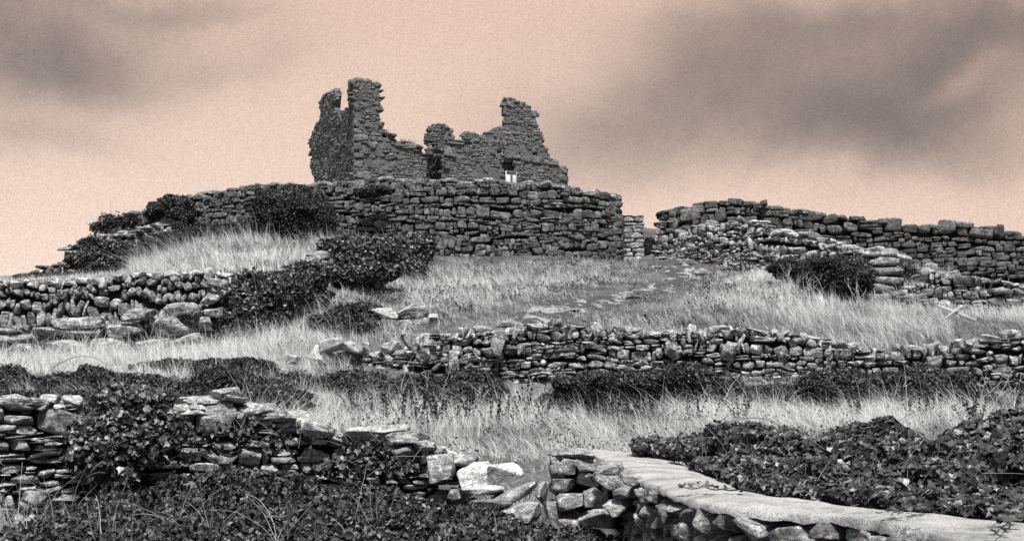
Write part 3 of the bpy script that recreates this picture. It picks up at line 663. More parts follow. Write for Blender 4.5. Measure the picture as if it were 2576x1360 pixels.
def masonry(name, pl, poly_px, h, w, thick=.9, holes=(), tint=(.75, 1.25), quoins=(), cell=.14, relief=.03, top_rough=.0, lean_slope=0.0, gapf=1.0, deep=None, mat='castle', seed=0, rj=.016):
    poly = [pl.uv(X, Y) for X, Y in poly_px]; hol = [[pl.uv(X, Y) for X, Y in q] for q in holes]
    us = [p[0] for p in poly]; zs = [p[1] for p in poly]; u0, u1, z0, z1 = min(us) - .1, max(us) + .1, min(zs) - .1, max(zs) + .1
    def mk(U, Z):
        Un = U + .04 * fbm(U * 3, Z * 3, seed=seed + 31); Zn = Z + .04 * fbm(U * 2 + 9, Z * 2, seed=seed + 32)
        r = inpoly(Un, Zn, poly)
        for q in hol: r &= ~inpoly(U, Z, q)
        return r
    def mk_full(U, Z): return inpoly(U, Z, poly)
    me = slab_mesh('mortar_core', pl, mk, u0, u1, z0, z1, cell, (-relief, -.45 if holes else -thick)); localise(me, CL); wallo = link(name, me, M['mortar'], castle)
    if holes and deep is not False:
        me = slab_mesh('backing', pl, mk_full, u0, u1, z0, z1, cell * 1.6, (-.46, -thick)); localise(me, CL); link('inner_leaf', me, M['mortar'], castle)
    st = Stones('b')
    fr = np.array([[pl.t[0], pl.n[0], 0], [pl.t[1], pl.n[1], 0], [0, 0, 1.]])
    if np.linalg.det(fr) < 0: fr[:, 0] *= -1
    z = z0
    while z < z1:
        hk = h * float(rng.choice([.5, .75, 1, 1.25, 1.5])) * rng.uniform(.9, 1.1); u = u0 + rng.uniform(-w, 0)
        while u < u1:
            ww = min(max(lognorm(w, .45), w * .35), w * 2.6); mid = u + ww / 2
            wob = h * 1.3 * fbm(mid / 1.1, z / .8, seed=seed + 3)
            zc = z + hk / 2 + wob + lean_slope * (mid - u0)
            uu = np.array([mid, mid - ww * .36, mid + ww * .36, mid, mid]); zz = np.array([zc, zc, zc, zc - hk * .3, zc + hk * .3])
            ins = mk(uu, zz)
            if ins[0] and ins.sum() >= 4 and not (fbm(mid * .9, zc * .9, seed=seed + 60, o=3) > .12 and rng.random() < .6):
                a, c = ww / 2 * .99 * gapf, hk / 2 * 1.0 * gapf
                if rng.random() < (.6 if hk > h * 1.2 else .2):
                    for dz in (-hk * .25, hk * .25): st.add(pl.pt(mid, zc + dz, -.16 + rng.normal() * rj), (a, .18, c * .5), fr @ rot_y(rng.normal() * .05 + lean_slope * .8), rng.uniform(*tint))
                else: st.add(pl.pt(mid, zc, -.16 + rng.normal() * rj), (a, .18, c), fr @ rot_y(rng.normal() * .05 + lean_slope * .8), rng.uniform(*tint))
            u += ww
        z += hk
    # stones along broken edges stick out unevenly
    n = len(poly)
    for i in range(n):
        a = np.array(poly[i]); b = np.array(poly[(i + 1) % n]); L = np.linalg.norm(b - a); k = max(1, int(L / .8))
        if min(a[1], b[1]) < z0 + .35: continue
        for j in range(k):
            q = a + (b - a) * (j + rng.random()) / k
            hh = rng.uniform(.07, .17)
            st.add(pl.pt(q[0] + rng.normal() * .04, q[1] - hh * .4, -thick * rng.uniform(.2, .7)), (rng.uniform(.1, .22), thick * rng.uniform(.25, .5), hh / 1.6), fr @ rot_y(rng.normal() * .1), rng.uniform(*tint))
    for (X, Y, wp, hp, sd) in quoins:
        u, z = pl.uv(X, Y); D = pl.pt(u, z)[1]
        st.add(pl.pt(u, z, -.16), (px2m(wp, D) / 2, .25, px2m(hp, D) / 2), fr @ rot_y(rng.normal() * .01), sd)
    me = st.mesh('facing'); localise(me, CL); link('facing_stones' if False else 'stone_facing', me, M[mat], wallo)
    return wallo, (fr, poly)
A = (wx(889, 64), 64); B = (wx(1430, 68), 68.0)
PF = Plane(A, B); 
nl = np.array([-PF.t[1], PF.t[0]]); LDIR = nl / np.linalg.norm(nl)
# find where the left wall must end so that it reaches X=783
best = min(np.arange(3, 16, .1), key=lambda L: abs(proj(np.array([[A[0] + LDIR[0] * L, A[1] + LDIR[1] * L, 10.5]]))[0][0] - 780))
Cc = (A[0] + LDIR[0] * best, A[1] + LDIR[1] * best); PL = Plane(Cc, A)
print('left wall length', best, PF.n, PL.n)
FRONT1 = [(889, 500), (889, 201), (902, 197), (916, 199), (931, 202), (944, 205), (953, 210), (956.6, 223), (957.7, 240), (959.5, 273), (953, 281), (947.7, 290), (956.6, 295.4), (956.6, 312), (961, 322), (975, 331), (978, 337), (988.8, 338), (995.4, 354), (1009, 359), (1042, 361), (1055, 366), (1063, 374), (1055, 381), (1061, 385), (1060, 403), (1061, 436), (1061, 500)]
HO1 = [[(964, 338), (976, 338), (976, 345), (964, 345)], [(984, 400), (990, 400), (990, 406), (984, 406)]]
QU = [(908, 348, 38, 24, 1.25), (900, 372, 20, 24, .9), (922, 378, 30, 22, 1.1), (903, 392, 26, 14, 1.0), (902, 415, 24, 18, 1.1), (914, 440, 40, 20, 1.2), (905, 457, 28, 12, 1.0), (900, 330, 22, 14, .9), (898, 312, 18, 18, .9), (938, 366, 26, 18, 1.1), (905, 428, 30, 10, .9), (1030, 372, 44, 7, 1.0), (1050, 379, 24, 5, 1.1), (1010, 366, 40, 6, .9)]
masonry('tower_front_wall', PF, FRONT1, .14, .25, 1.0, HO1, (.8, 1.3), QU, seed=41, gapf=1.02)
LEFT = [(790, 500), (790, 458), (783, 428), (778, 412), (785, 395), (785.6, 383), (776.7, 372), (775.6, 354), (785.6, 332), (790, 314), (804.5, 303), (804.5, 292), (806, 290), (820, 284), (840, 286), (858, 282), (866, 276), (875, 268), (889, 268), (889.4, 500)]
HO2 = [[(874, 340), (880, 338), (880, 344), (874, 345)], [(850, 353), (856, 351), (856, 356), (850, 358)], [(805, 371), (812, 369), (812, 374), (805, 376)], [(832, 361), (838, 359), (838, 365), (832, 366)]]
masonry('tower_side_wall', PL, LEFT, .2, .4, 1.0, HO2, (.9, 1.6), [], seed=42, relief=.06, gapf=.97)
masonry('tower_stump', PL, [(804, 312), (804.5, 270), (800, 258), (811, 240), (826, 232), (838, 224), (842, 240), (839, 262), (841, 312)], .2, .32, .4, (), (.8, 1.5), [], seed=48, relief=.06, gapf=.97)
masonry('tower_corner', PL, [(872, 300), (874, 265.5), (873, 225.5), (879, 206.6), (889, 201), (889.2, 300)], .22, .4, .9, (), (.7, 1.2), [], seed=49, relief=.05, gapf=.98)
RIGHT = [(1114, 500), (1114.7, 449), (1112, 395.5), (1100, 388), (1122, 376), (1144, 363.8), (1160, 351), (1179, 352), (1204, 349), (1215.7, 335.8), (1236.8, 328), (1250, 320), (1271.5, 317), (1273.4, 293.5), (1269.5, 262), (1269.5, 247), (1280, 245), (1290.7, 246), (1298, 251), (1308, 259), (1325, 261), (1333, 266), (1337, 274), (1347.5, 279.7), (1349, 300), (1351, 326), (1365.7, 336), (1362, 343.5), (1369.6, 353), (1363.8, 362.8), (1378, 376), (1377, 389.7), (1388.8, 399), (1402, 403), (1403, 416.6), (1412, 420.5), (1427, 421.4), (1429, 468.6), (1430, 500)]
WIN = [(1263, 408), (1275, 404), (1292, 406), (1296, 414), (1297, 430), (1298, 470), (1271, 470), (1270, 430), (1263, 424)]
HO3 = [WIN] + [[(a, c), (b, c), (b, d), (a, d)] for a, b, c, d in ((1250, 1260, 378, 385), (1306, 1314, 382, 389), (1341, 1352, 387, 394), (1214, 1219, 374, 379), (1212, 1220, 386, 390))]
QU3 = [(1300, 397, 22, 12, 1.1), (1326, 400, 36, 16, 1.15), (1352, 404, 32, 16, 1.1), (1376, 410, 26, 16, 1.0), (1394, 410, 24, 14, 1.1), (1238, 385, 22, 12, 1.0), (1128, 385, 26, 16, 1.1), (1280, 395, 24, 9, 1.0), (1165, 354, 50, 7, 1.5), (1150, 361, 40, 6, 1.1), (1418, 430, 20, 14, 1.0), (1416, 448, 26, 18, 1.0), (1340, 398, 10, 12, .9)]
rw_, _ = masonry('long_front_wall', PF, RIGHT, .14, .24, .45, HO3, (.8, 1.3), QU3, seed=43, gapf=1.03)
# return face of the broken gable pillar
up, zp = PF.uv(1290, 280)
pr = Plane(PF.pt(up, 0, .32)[:2] + LDIR * 1.6, PF.pt(up, 0, .32)[:2])
# doorway reveal, its stones tinted darker to paint the shade inside
uj, _z = PF.uv(1114, 440); pj = PF.pt(uj, 0)[:2]
PJ = Plane(pj + LDIR * 5.2, pj)
JB = [(1070, 500), (1072, 398), (1085, 392), (1100, 386), (1113, 392), (1114, 500)]
masonry('doorway_reveal', PJ, JB, .16, .3, .8, (), (.45, .8), [], seed=44, relief=.08, gapf=.95)
# rear turret wall and rear walls
PB = Plane((A[0] + LDIR[0] * 7.5, A[1] + LDIR[1] * 7.5), (B[0] + LDIR[0] * 7.5, B[1] + LDIR[1] * 7.5))
TUR = [(1074, 480), (1074, 374), (1078, 370), (1078, 359), (1069.5, 351), (1075, 338), (1077, 326), (1087, 316.6), (1102, 310), (1113.7, 310), (1123, 318.5), (1134, 320.4), (1135, 327), (1141, 328), (1142, 357), (1143, 480)]
masonry('rear_turret_wall', PB, TUR, .14, .24, .35, [[(1079, 356), (1088, 356), (1089, 366), (1086, 372), (1079, 370)]], (.65, 1.05), [], seed=45, deep=False)
PB2 = Plane((A[0] + LDIR[0] * 8.6, A[1] + LDIR[1] * 8.6), (B[0] + LDIR[0] * 8.6, B[1] + LDIR[1] * 8.6))
masonry('rear_wall', PB2, [(1166, 480), (1164, 352), (1166, 346), (1168, 335), (1175, 331), (1183, 332), (1189, 334), (1208, 340), (1216, 345), (1220, 480)], .14, .26, .3, (), (.7, 1.0), [], seed=46)
masonry('inner_cross_wall', PB, [(1050, 480), (1052, 396), (1074, 394), (1080, 480)], .16, .3, .6, (), (.9, 1.2), [], seed=47)
# door lintel and slabs
fr = np.array([[PF.t[0], PF.n[0], 0], [PF.t[1], PF.n[1], 0], [0, 0, 1.]])
if np.linalg.det(fr) < 0: fr[:, 0] *= -1
def castle_slab(name, pl, X, Y, wp, hp, rot=0.0, dep=.5, off=-.3, tint=1.0, mat='castle'):
    u, z = pl.uv(X, Y); c = pl.pt(u, z, off) - CL; D = (c + CL)[1]
    f2 = np.array([[pl.t[0], pl.n[0], 0], [pl.t[1], pl.n[1], 0], [0, 0, 1.]])
    if np.linalg.det(f2) < 0: f2[:, 0] *= -1
    return single(name, None, None, c, (px2m(wp, D) / 2, dep, px2m(hp, D) / 2), f2 @ rot_y(-rot), mat, tint, 12, parent=castle)
castle_slab('lintel', PF, 1079, 388, 42, 8, -.06, .55, -.4, 1.0)
castle_slab('roof_slab', PF, 1112, 379, 40, 8, .35, .5, -.4, 1.3)
castle_slab('roof_slab', PF, 1172, 350, 34, 5, -.05, .5, -.3, 1.8)
castle_slab('projecting_stone', PL, 776, 389, 30, 6, -.03, .25, -.2, .8)
castle_slab('projecting_stone', PL, 783, 421, 14, 5, 0, .25, -.2, .8)
castle_slab('gable_slab', PF, 1282, 262, 8, 24, -.5, .08, .0, 1.7)
# broken gable pillar: the part that stands forward with its own side face
uq, _z = PF.uv(1285, 290)
GAB = [(1271.8, 320), (1272.5, 296), (1271, 275), (1280, 262), (1288, 270), (1290, 280), (1291, 321)]
# boarded window with its T shaped post
def box_child(name, parent, mat, c, half, R=None, bev=0.01):
    s = [(-1, -1, -1), (1, -1, -1), (1, 1, -1), (-1, 1, -1), (-1, -1, 1), (1, -1, 1), (1, 1, 1), (-1, 1, 1)]
    V = np.array(s) * np.array(half); V = V @ (R if R is not None else np.eye(3)).T
    me = mesh_np(name, V, [np.array([[0, 3, 2, 1], [4, 5, 6, 7], [0, 1, 5, 4], [1, 2, 6, 5], [2, 3, 7, 6], [3, 0, 4, 7]])])
    o = link(name, me, M[mat], parent); o.location = [float(v) for v in c]
    if bev:
        b = o.modifiers.new('bevel', 'BEVEL'); b.width = bev; b.segments = 1
    return o
u1_, zt_ = PF.uv(1271.5, 430); u2_, zb_ = PF.uv(1298.4, 470)
wb = box_child('boarded_window', castle, 'white_board', PF.pt((u1_ + u2_) / 2, (zt_ + zb_) / 2, .02) - CL, ((u2_ - u1_) / 2, .03, (zt_ - zb_) / 2), fr)
u3, z3 = PF.uv(1285, 433.5)
box_child('crossbar', wb, 'dark_wood', fr @ np.array([0, 0, 0]) + PF.pt((u1_ + u2_) / 2, z3, .09) - PF.pt((u1_ + u2_) / 2, (zt_ + zb_) / 2, .02), ((u2_ - u1_) / 2 * .9, .03, .04), fr)
u4, z4 = PF.uv(1285.5, 452)
box_child('post', wb, 'dark_wood', PF.pt(u4, z4, .09) - PF.pt((u1_ + u2_) / 2, (zt_ + zb_) / 2, .02), (.055, .028, .36), fr)

# ------------------------------------------------------------------ plants
def frames(N, spin):
    """per-leaf rotation matrices with z axis along N, spun"""
    N = N / (np.linalg.norm(N, axis=1)[:, None] + 1e-9)
    ref = np.where(np.abs(N[:, 2:3]) < .9, np.array([[0, 0, 1.]]), np.array([[1., 0, 0]]))
    a = np.cross(ref, N); a /= np.linalg.norm(a, axis=1)[:, None] + 1e-9; b = np.cross(N, a)
    c, s = np.cos(spin)[:, None], np.sin(spin)[:, None]
    return np.stack([a * c + b * s, -a * s + b * c, N], -1)
# leaf outlines: x across, y along, z fold
OVAL = (np.array([(0, -.5, 0), (.34, -.15, .08), (.3, .22, .07), (0, .55, -.05), (-.3, .22, .07), (-.34, -.15, .08), (0, 0, -.02)]), [(6, 0, 1), (6, 1, 2), (6, 2, 3), (6, 3, 4), (6, 4, 5), (6, 5, 0)])
IVYL = (np.array([(0, -.42, 0), (.36, -.45, .06), (.55, -.02, .1), (.24, .12, .03), (0, .6, -.08), (-.24, .12, .03), (-.55, -.02, .1), (-.36, -.45, .06), (0, -.05, -.03)]), [(8, 0, 1), (8, 1, 2), (8, 2, 3), (8, 3, 4), (8, 4, 5), (8, 5, 6), (8, 6, 7), (8, 7, 0)])
SPRIG = (np.array([(0, -.6, 0), (.18, -.2, .1), (0, .0, 0), (.05, .6, .1), (-.25, .25, .05), (-.1, -.1, .05), (.35, .3, -.1)]), [(0, 1, 2), (2, 3, 4), (0, 2, 5), (2, 6, 3)])
LEAF3 = None
def leaves(name, pos, nrm, size, shape, tint, mat, parent=None, curl=0.5, loc=None):
    base, fc = shape; n = len(pos)
    R = frames(nrm + rng.normal(size=nrm.shape) * curl, rng.uniform(0, 6.28, n))
    L = base[None] * size[:, None, None] * np.array([1, 1, 1.6]); V = np.einsum('nij,nvj->nvi', R, L) + pos[:, None]
    nv = len(base); Fc = (np.array(fc)[None] + (np.arange(n) * nv)[:, None, None]).reshape(-1, 3)
    V = V.reshape(-1, 3)
    if loc is not None: V = V - np.asarray(loc)
    me = mesh_np(name, V, [Fc], False, {'tint': np.repeat(tint, nv)})
    return link(name, me, M[mat], parent)
_ico = None
def ico():
    global _ico
    if _ico is None:
        import bmesh
        bm = bmesh.new(); bmesh.ops.create_icosphere(bm, subdivisions=3, radius=1)
        _ico = (np.array([v.co[:] for v in bm.verts]), np.array([[v.index for v in f.verts] for f in bm.faces])); bm.free()
    return _ico
def bush(name, label, cat, blobs, density, size, shape, mat, group=None, kind=None, lay=3, curl=.7, inner=.68, tlo=0.0, thi=.6, lump=.42, twigs=0, up=.35, lsize=.45, lf=1.6, stems='twig', solid=True, fuzz=.09, sats=3):
    """blobs: (x, y, z, rx, ry, rz) in metres. leaves on several shells of lumpy ellipsoids round near-black blobs painting the inner shade"""
    B = [tuple(float(v) for v in b) for b in blobs]
    for b in list(B):
        for _ in range(sats):
            d = rng.normal(size=3); d[1] = -abs(d[1]) * .5; d[2] = abs(d[2]) * .7; d /= np.linalg.norm(d); f = rng.uniform(.3, .55)
            B.append(tuple(b[i] + d[i] * b[3 + i] * .85 for i in range(3)) + tuple(b[3 + i] * f for i in range(3)))
    B = np.array(B, float); o = B[0, :3].copy(); o[2] = B[:, 2].min()
    root = empty(name, o, label, cat, group) if kind is None else None
    sp, sf = ico(); VV = []; FF = []; k = 0
    P_, N_, T_ = [], [], []
    for b in B:
        c, r = b[:3], b[3:]
        q = sp * r; q = q * (1 + lump * fbm(q[:, 0] * lf + c[0], q[:, 1] * lf + c[1], q[:, 2] * lf + c[2], 77, 3))[:, None] * inner + c
        VV.append(q); FF.append(sf + k); k += len(q)
        area = 4 * math.pi * ((r[0] * r[1]) ** 1.6 / 3 + (r[0] * r[2]) ** 1.6 / 3 + (r[1] * r[2]) ** 1.6 / 3) ** (1 / 1.6)
        n = int(area * density); d = rng.normal(size=(n, 3)); d /= np.linalg.norm(d, axis=1)[:, None]
        d[:, 1] = np.where(rng.random(n) < .45, -np.abs(d[:, 1]), d[:, 1])
        p = d * r; lumpv = 1 + lump * fbm(p[:, 0] * lf + c[0], p[:, 1] * lf + c[1], p[:, 2] * lf + c[2], 77, 3)
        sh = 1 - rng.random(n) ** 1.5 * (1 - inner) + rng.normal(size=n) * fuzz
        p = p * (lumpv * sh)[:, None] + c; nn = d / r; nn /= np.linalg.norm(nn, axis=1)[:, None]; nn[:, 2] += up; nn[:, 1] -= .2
        t = rng.random(n) ** 1.6 * (thi - tlo) + tlo + (sh - .92) * .6 + .12 * fbm(p[:, 0] * 3, p[:, 1] * 3, p[:, 2] * 3, 5, 2)  # inner leaves coloured darker to paint the shade within the bush
        t = np.where(rng.random(n) < .06, t + .45, t)  # a few leaves coloured paler as painted highlights
        P_.append(p); N_.append(nn); T_.append(t)
    p = np.concatenate(P_); nn = np.concatenate(N_); t = np.clip(np.concatenate(T_), 0, 1)
    keep = np.ones(len(p), bool)
    for b in B:
        if not solid: continue
        e = (((p - b[:3]) / (b[3:] * inner * .88)) ** 2).sum(1); keep &= e > 1
    keep &= p[:, 2] > height(p[:, 0], p[:, 1]) - .05
    p, nn, t = p[keep], nn[keep], t[keep]
    sz = size * np.clip(np.exp(rng.normal(size=len(p)) * lsize), .4, 1.5)
    if kind is None:
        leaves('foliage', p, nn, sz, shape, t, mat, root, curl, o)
        if solid: me = mesh_np('inner_shade_blob', np.concatenate(VV) - o, [np.concatenate(FF)], True); link('inner_shade_blob', me, M['inner'], root)
        if twigs: twig_mesh('stem', p, nn, twigs, size, root, o, stems)
        return root
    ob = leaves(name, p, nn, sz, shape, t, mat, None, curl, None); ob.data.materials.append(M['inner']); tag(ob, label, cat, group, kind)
    # the near-black blobs painting inner shade join the same thicket mesh
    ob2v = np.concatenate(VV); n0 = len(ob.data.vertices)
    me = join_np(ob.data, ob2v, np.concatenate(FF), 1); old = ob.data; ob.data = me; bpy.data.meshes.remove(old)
    return ob
def join_np(me0, V2, F2, mi):
    n = len(me0.vertices); a = np.empty(n * 3, np.float32); me0.vertices.foreach_get('co', a)
    m = len(me0.loops); l = np.empty(m, np.int32); me0.loops.foreach_get('vertex_index', l); F1 = l.reshape(-1, 3)
    t = np.empty(n, np.float32); me0.attributes['tint'].data.foreach_get('value', t)
    me = mesh_np(me0.name, np.concatenate([a.reshape(-1, 3), V2]), [F1, F2 + n], False, {'tint': np.concatenate([t, np.zeros(len(V2))])})
    for x in me0.materials: me.materials.append(x)
    me.polygons.foreach_set('material_index', np.concatenate([np.zeros(len(F1)), np.full(len(F2), mi)]).astype(np.int32)); me.update()
    return me
def tubes(name, lines, mat, parent=None, loc=None, tint=.5, sides=4):
    """lines: list of (points (k,3), radii (k,))"""
    V, Fs, k0 = [], [], 0; T = []
    for pts, rad in lines:
        pts = np.asarray(pts, float); n = len(pts); d = np.gradient(pts, axis=0); fr = frames(d, np.zeros(n))
        an = np.arange(sides) * 2 * math.pi / sides
        for i in range(n):
            for a in an: V.append(pts[i] + (fr[i, :, 0] * math.cos(a) + fr[i, :, 1] * math.sin(a)) * rad[i])
        T += [tint if np.isscalar(tint) else rng.uniform(*tint)] * (n * sides)
        for i in range(n - 1):
            for j in range(sides): Fs.append((k0 + i * sides + j, k0 + i * sides + (j + 1) % sides, k0 + (i + 1) * sides + (j + 1) % sides, k0 + (i + 1) * sides + j))
        k0 += n * sides
    V = np.array(V)
    if loc is not None: V = V - np.asarray(loc)
    return link(name, mesh_np(name, V, [np.array(Fs)], True, {'tint': np.array(T)}), M[mat], parent)
def arc_line(p, d, L, droop, k=7, r=.006):
    pts = [np.array(p, float)]; d = np.array(d, float); d /= np.linalg.norm(d)
    for i in range(k - 1): d = d + np.array([rng.normal() * .09, rng.normal() * .09, -droop / k + rng.normal() * .05]); d /= np.linalg.norm(d); pts.append(pts[-1] + d * L / (k - 1))
    return pts, np.linspace(r, r * .35, k)
def twig_mesh(name, p, nn, n, size, root, o, mat='twig'):
    L = []
    for i in rng.integers(0, len(p), n):
        d = nn[i] + rng.normal(size=3) * .6; d[2] = abs(d[2]) + .2; L.append(arc_line(p[i] - nn[i] * .1, d, rng.uniform(4, 12) * size, rng.uniform(.2, 1.2), 6, max(.004, size * .07)))
    return tubes('twig_spray', L, mat, root, o, (.3, .9))  # bush twigs drawn as thin tubes

def FB(X, Y, D, rx, ry, dep): p = P(X, Y, D); return (p[0], D, p[2], px2m(rx, D), dep, px2m(ry, D))

# --- upper shrubs
bush('shrub', 'big dense dark round shrub growing against the tall enclosure wall', 'shrub', [FB(740, 545, 48.4, 92, 58, 1.5), FB(690, 530, 48.5, 45, 40, 1.2), FB(800, 560, 48.0, 50, 52, 1.2), FB(745, 508, 48.6, 60, 30, 1.0), FB(640, 580, 48.2, 50, 30, .9)],
     900, .075, OVAL, 'shrub', thi=.75, lump=.3, twigs=60, lf=1.3)
bush('shrub', 'low dark undergrowth running left from the big round shrub', 'shrub', [FB(600, 588, 48.6, 60, 22, .8), FB(530, 590, 49, 60, 22, .8), FB(470, 595, 49.5, 50, 26, .8), FB(430, 585, 50, 36, 26, .8)], 700, .07, OVAL, 'shrub', thi=.55, twigs=40)
bush('ivy_clump', 'ivy hanging over the skyline wall left of the big shrub', 'ivy', [FB(435, 520, 53.2, 46, 28, .6), FB(400, 540, 53.0, 34, 26, .6), FB(460, 545, 52.6, 26, 28, .5)], 800, .08, IVYL, 'shrub', thi=.8, twigs=20)
bush('thorn_bush', 'spindly thorn bush leaning over the left skyline', 'shrub', [FB(285, 560, 48, 40, 20, .6), FB(258, 575, 47.6, 28, 14, .5), FB(320, 560, 48, 34, 18, .5), FB(290, 590, 47.4, 60, 16, .5)], 260, .08, OVAL, 'shrub', lump=.8, inner=.35, thi=.6, twigs=60, solid=False, fuzz=.15)
bush('ivy_clump', 'dark ivy covering the lower left piece of skyline wall', 'ivy', [FB(235, 625, 44.6, 44, 28, .4), FB(290, 640, 44.8, 56, 28, .5), FB(215, 655, 44.3, 42, 26, .4), FB(350, 640, 45.4, 40, 30, .4), FB(270, 670, 44.2, 70, 20, .4)], 1100, .07, IVYL, 'ivy', thi=.45, twigs=10)
bush('bramble_bush', 'dark brambles between the stepped wall and the pale grass slope', 'bramble', [FB(400, 630, 46.6, 40, 26, .5), FB(440, 605, 48.2, 40, 24, .5), FB(365, 650, 45.4, 40, 18, .5), FB(330, 672, 44.2, 40, 16, .4)], 900, .07, OVAL, 'shrub', thi=.5, twigs=20)
bush('bramble_bush', 'low dark scrub along the foot of the skyline wall at far left', 'bramble', [FB(220, 690, 43, 50, 9, .4), FB(150, 696, 42.5, 60, 8, .4), FB(80, 700, 42.3, 50, 6, .4)], 800, .06, OVAL, 'shrub', thi=.5, twigs=0, fuzz=.03, solid=False, sats=0)
bush('shrub', 'small dark shrub rooted in the face of the tall wall below the castle tower', 'shrub', [FB(940, 482, 47.7, 34, 14, .3), FB(915, 488, 47.8, 20, 10, .25)], 900, .07, OVAL, 'shrub', thi=.7)
bush('shrub', 'dark scrub put in to darken the narrow gap between gate pillar and rubble jamb', 'shrub', [FB(1636, 640, 51.5, 17, 26, .4), FB(1634, 615, 52.5, 14, 20, .4)], 900, .06, OVAL, 'shrub', thi=.3, sats=0)  # added to make the gateway passage darker
# --- ivy wall and hedges
bush('ivy_hedge', 'rounded ivy covered end of the field wall against the tall enclosure wall', 'ivy', [FB(900, 640, 40.8, 80, 46, 1.0), FB(850, 640, 40, 50, 38, .9), FB(960, 650, 41.5, 50, 46, .9), FB(1030, 640, 43.5, 44, 44, .8), FB(1065, 625, 44.6, 28, 30, .6), FB(890, 690, 39.5, 90, 40, .7), FB(1010, 680, 42, 60, 34, .7)],
     1000, .085, IVYL, 'ivy', thi=.62, lump=.22, twigs=60)
bush('ivy_hedge', 'long ivy sheet covering the field wall right of the leaning stones', 'ivy', [FB(640, 735, 34.9, 66, 52, .45), FB(610, 790, 34.3, 54, 60, .4), FB(710, 725, 35.7, 60, 42, .5), FB(770, 700, 36.8, 56, 42, .55), FB(680, 780, 35.2, 60, 34, .4), FB(770, 750, 36.8, 60, 28, .4), FB(590, 840, 34, 44, 34, .3), FB(630, 830, 34.3, 50, 34, .3), FB(550, 800, 33.9, 36, 24, .2)],
     1200, .08, IVYL, 'ivy', thi=.55, lump=.22, twigs=40)
bush('bramble_bush', 'tangled brambles draped over the small outcrop in the upper field', 'bramble', [FB(880, 800, 33.0, 62, 34, .5), FB(830, 815, 32.8, 56, 22, .4), FB(930, 790, 33.2, 40, 26, .4), FB(905, 835, 32.6, 80, 22, .4)], 1100, .065, OVAL, 'bramble', thi=.6, twigs=70, stems='twig')
bush('bramble_bush', 'black thorny bramble patch below the sloping pale wall', 'bramble', [FB(2080, 690, 37.6, 80, 42, .7), FB(2000, 680, 39.5, 60, 24, .6), FB(2150, 712, 36.8, 50, 36, .6), FB(2070, 672, 38.6, 60, 26, .6)], 900, .06, OVAL, 'shrub', thi=.5, lump=.4, twigs=120)
bush('bramble_bush', 'dark scrub filling the gap between the sloping wall and the lower right wall', 'bramble', [FB(2275, 695, 41, 32, 24, .5), FB(2290, 705, 41, 24, 16, .4)], 900, .06, OVAL, 'shrub', thi=.5, twigs=20)
for (X, Y, D, rx, ry, lb) in [(1720, 672, 45.8, 60, 8, 'dark low weeds in front of the gateway rubble pillar'), (1880, 680, 44.2, 50, 8, 'dark low weeds at the foot of the sloping pale wall')]:
    bush('weed_clump', lb, 'weeds', [FB(X, Y, D, rx, ry, .5)], 900, .05, OVAL, 'shrub', thi=.7, twigs=10)
# --- middle bramble belts (uncountable thicket)
def belt(name, label, pts, density, size, mat='bramble', thi=.55, dep=.9, shape=OVAL, **k):
    bl = []
    for (X, Y, D, rx, ry) in pts:
        for j in range(3): bl.append(FB(X + rng.normal() * rx * .3, Y + rng.normal() * ry * .2, D + rng.normal() * .25, rx * rng.uniform(.55, .9), ry * rng.uniform(.6, .95), dep * rng.uniform(.6, 1)))
    return bush(name, label, 'brambles', bl, density, size, shape, mat, kind='stuff', thi=thi, **k)
belt('bramble_thicket', 'dark bramble thicket along the foot of the low ruined wall on the left', [(X, 985 + 12 * math.sin(X * .02) - (10 if X < 250 else 0), 24.2 + (X > 600) * .8, 85, 42) for X in range(-60, 740, 80)] + [(X, 930 + 8 * math.sin(X), 27.4, 60, 22) for X in (390, 470, 540, 640)] + [(X, 1010, 22.6, 90, 26) for X in range(-60, 760, 110)], 1000, .055, lump=.5, fuzz=.12)
belt('bramble_thicket', 'dark bramble thicket smothering the foot of the mid field wall', [(X, 985 + 8 * math.sin(X), 26.7, 85, 50) for X in range(760, 1200, 70)] + [(1160, 1010, 26.5, 60, 40)], 1000, .055, lump=.5, fuzz=.12)
belt('bramble_thicket', 'dark bramble belt below the right half of the mid field wall', [(X, y + 22, 26.4, 70, ry * .92) for X, y, ry in ((1420, 985, 34), (1480, 960, 48), (1540, 950, 48), (1610, 945, 42), (1680, 950, 44), (1740, 940, 56), (1810, 965, 42), (1890, 978, 32), (1980, 975, 38), (2060, 965, 46), (2140, 960, 52), (2220, 955, 62), (2300, 965, 64), (2380, 980, 56), (2460, 1000, 44), (2540, 1020, 40), (2620, 1020, 40))], 1000, .055, lump=.5, fuzz=.12)
# --- foreground: front left wall comes in part e

# ------------------------------------------------------------------ foreground walls
FW = [(-160, 996, 1330, 11.8), (0, 1000, 1320, 12), (100, 1000, 1320, 12.2), (250, 998, 1320, 12.4), (400, 996, 1320, 12.6), (500, 992, 1320, 12.7), (590, 1002, 1320, 12.8), (680, 1026, 1320, 12.9), (760, 1060, 1320, 13), (830, 1086, 1320, 13), (960, 1088, 1320, 13), (1050, 1090, 1320, 13), (1075, 1130, 1320, 13), (1190, 1140, 1320, 13)]
def fw_extra(st, pa):
    for _ in range(110):
        u = rng.uniform(0, pa.L); (x, y, b, t), tg = pa.at(u)
        st.add((x + rng.normal() * .1, y + rng.uniform(.2, .75), t - rng.uniform(.08, .2)), (rng.uniform(.1, .2), rng.uniform(.1, .2), rng.uniform(.04, .08)), rot_z(rng.uniform(0, 3)) @ rot_x(rng.normal() * .1), rng.uniform(.9, 1.4))
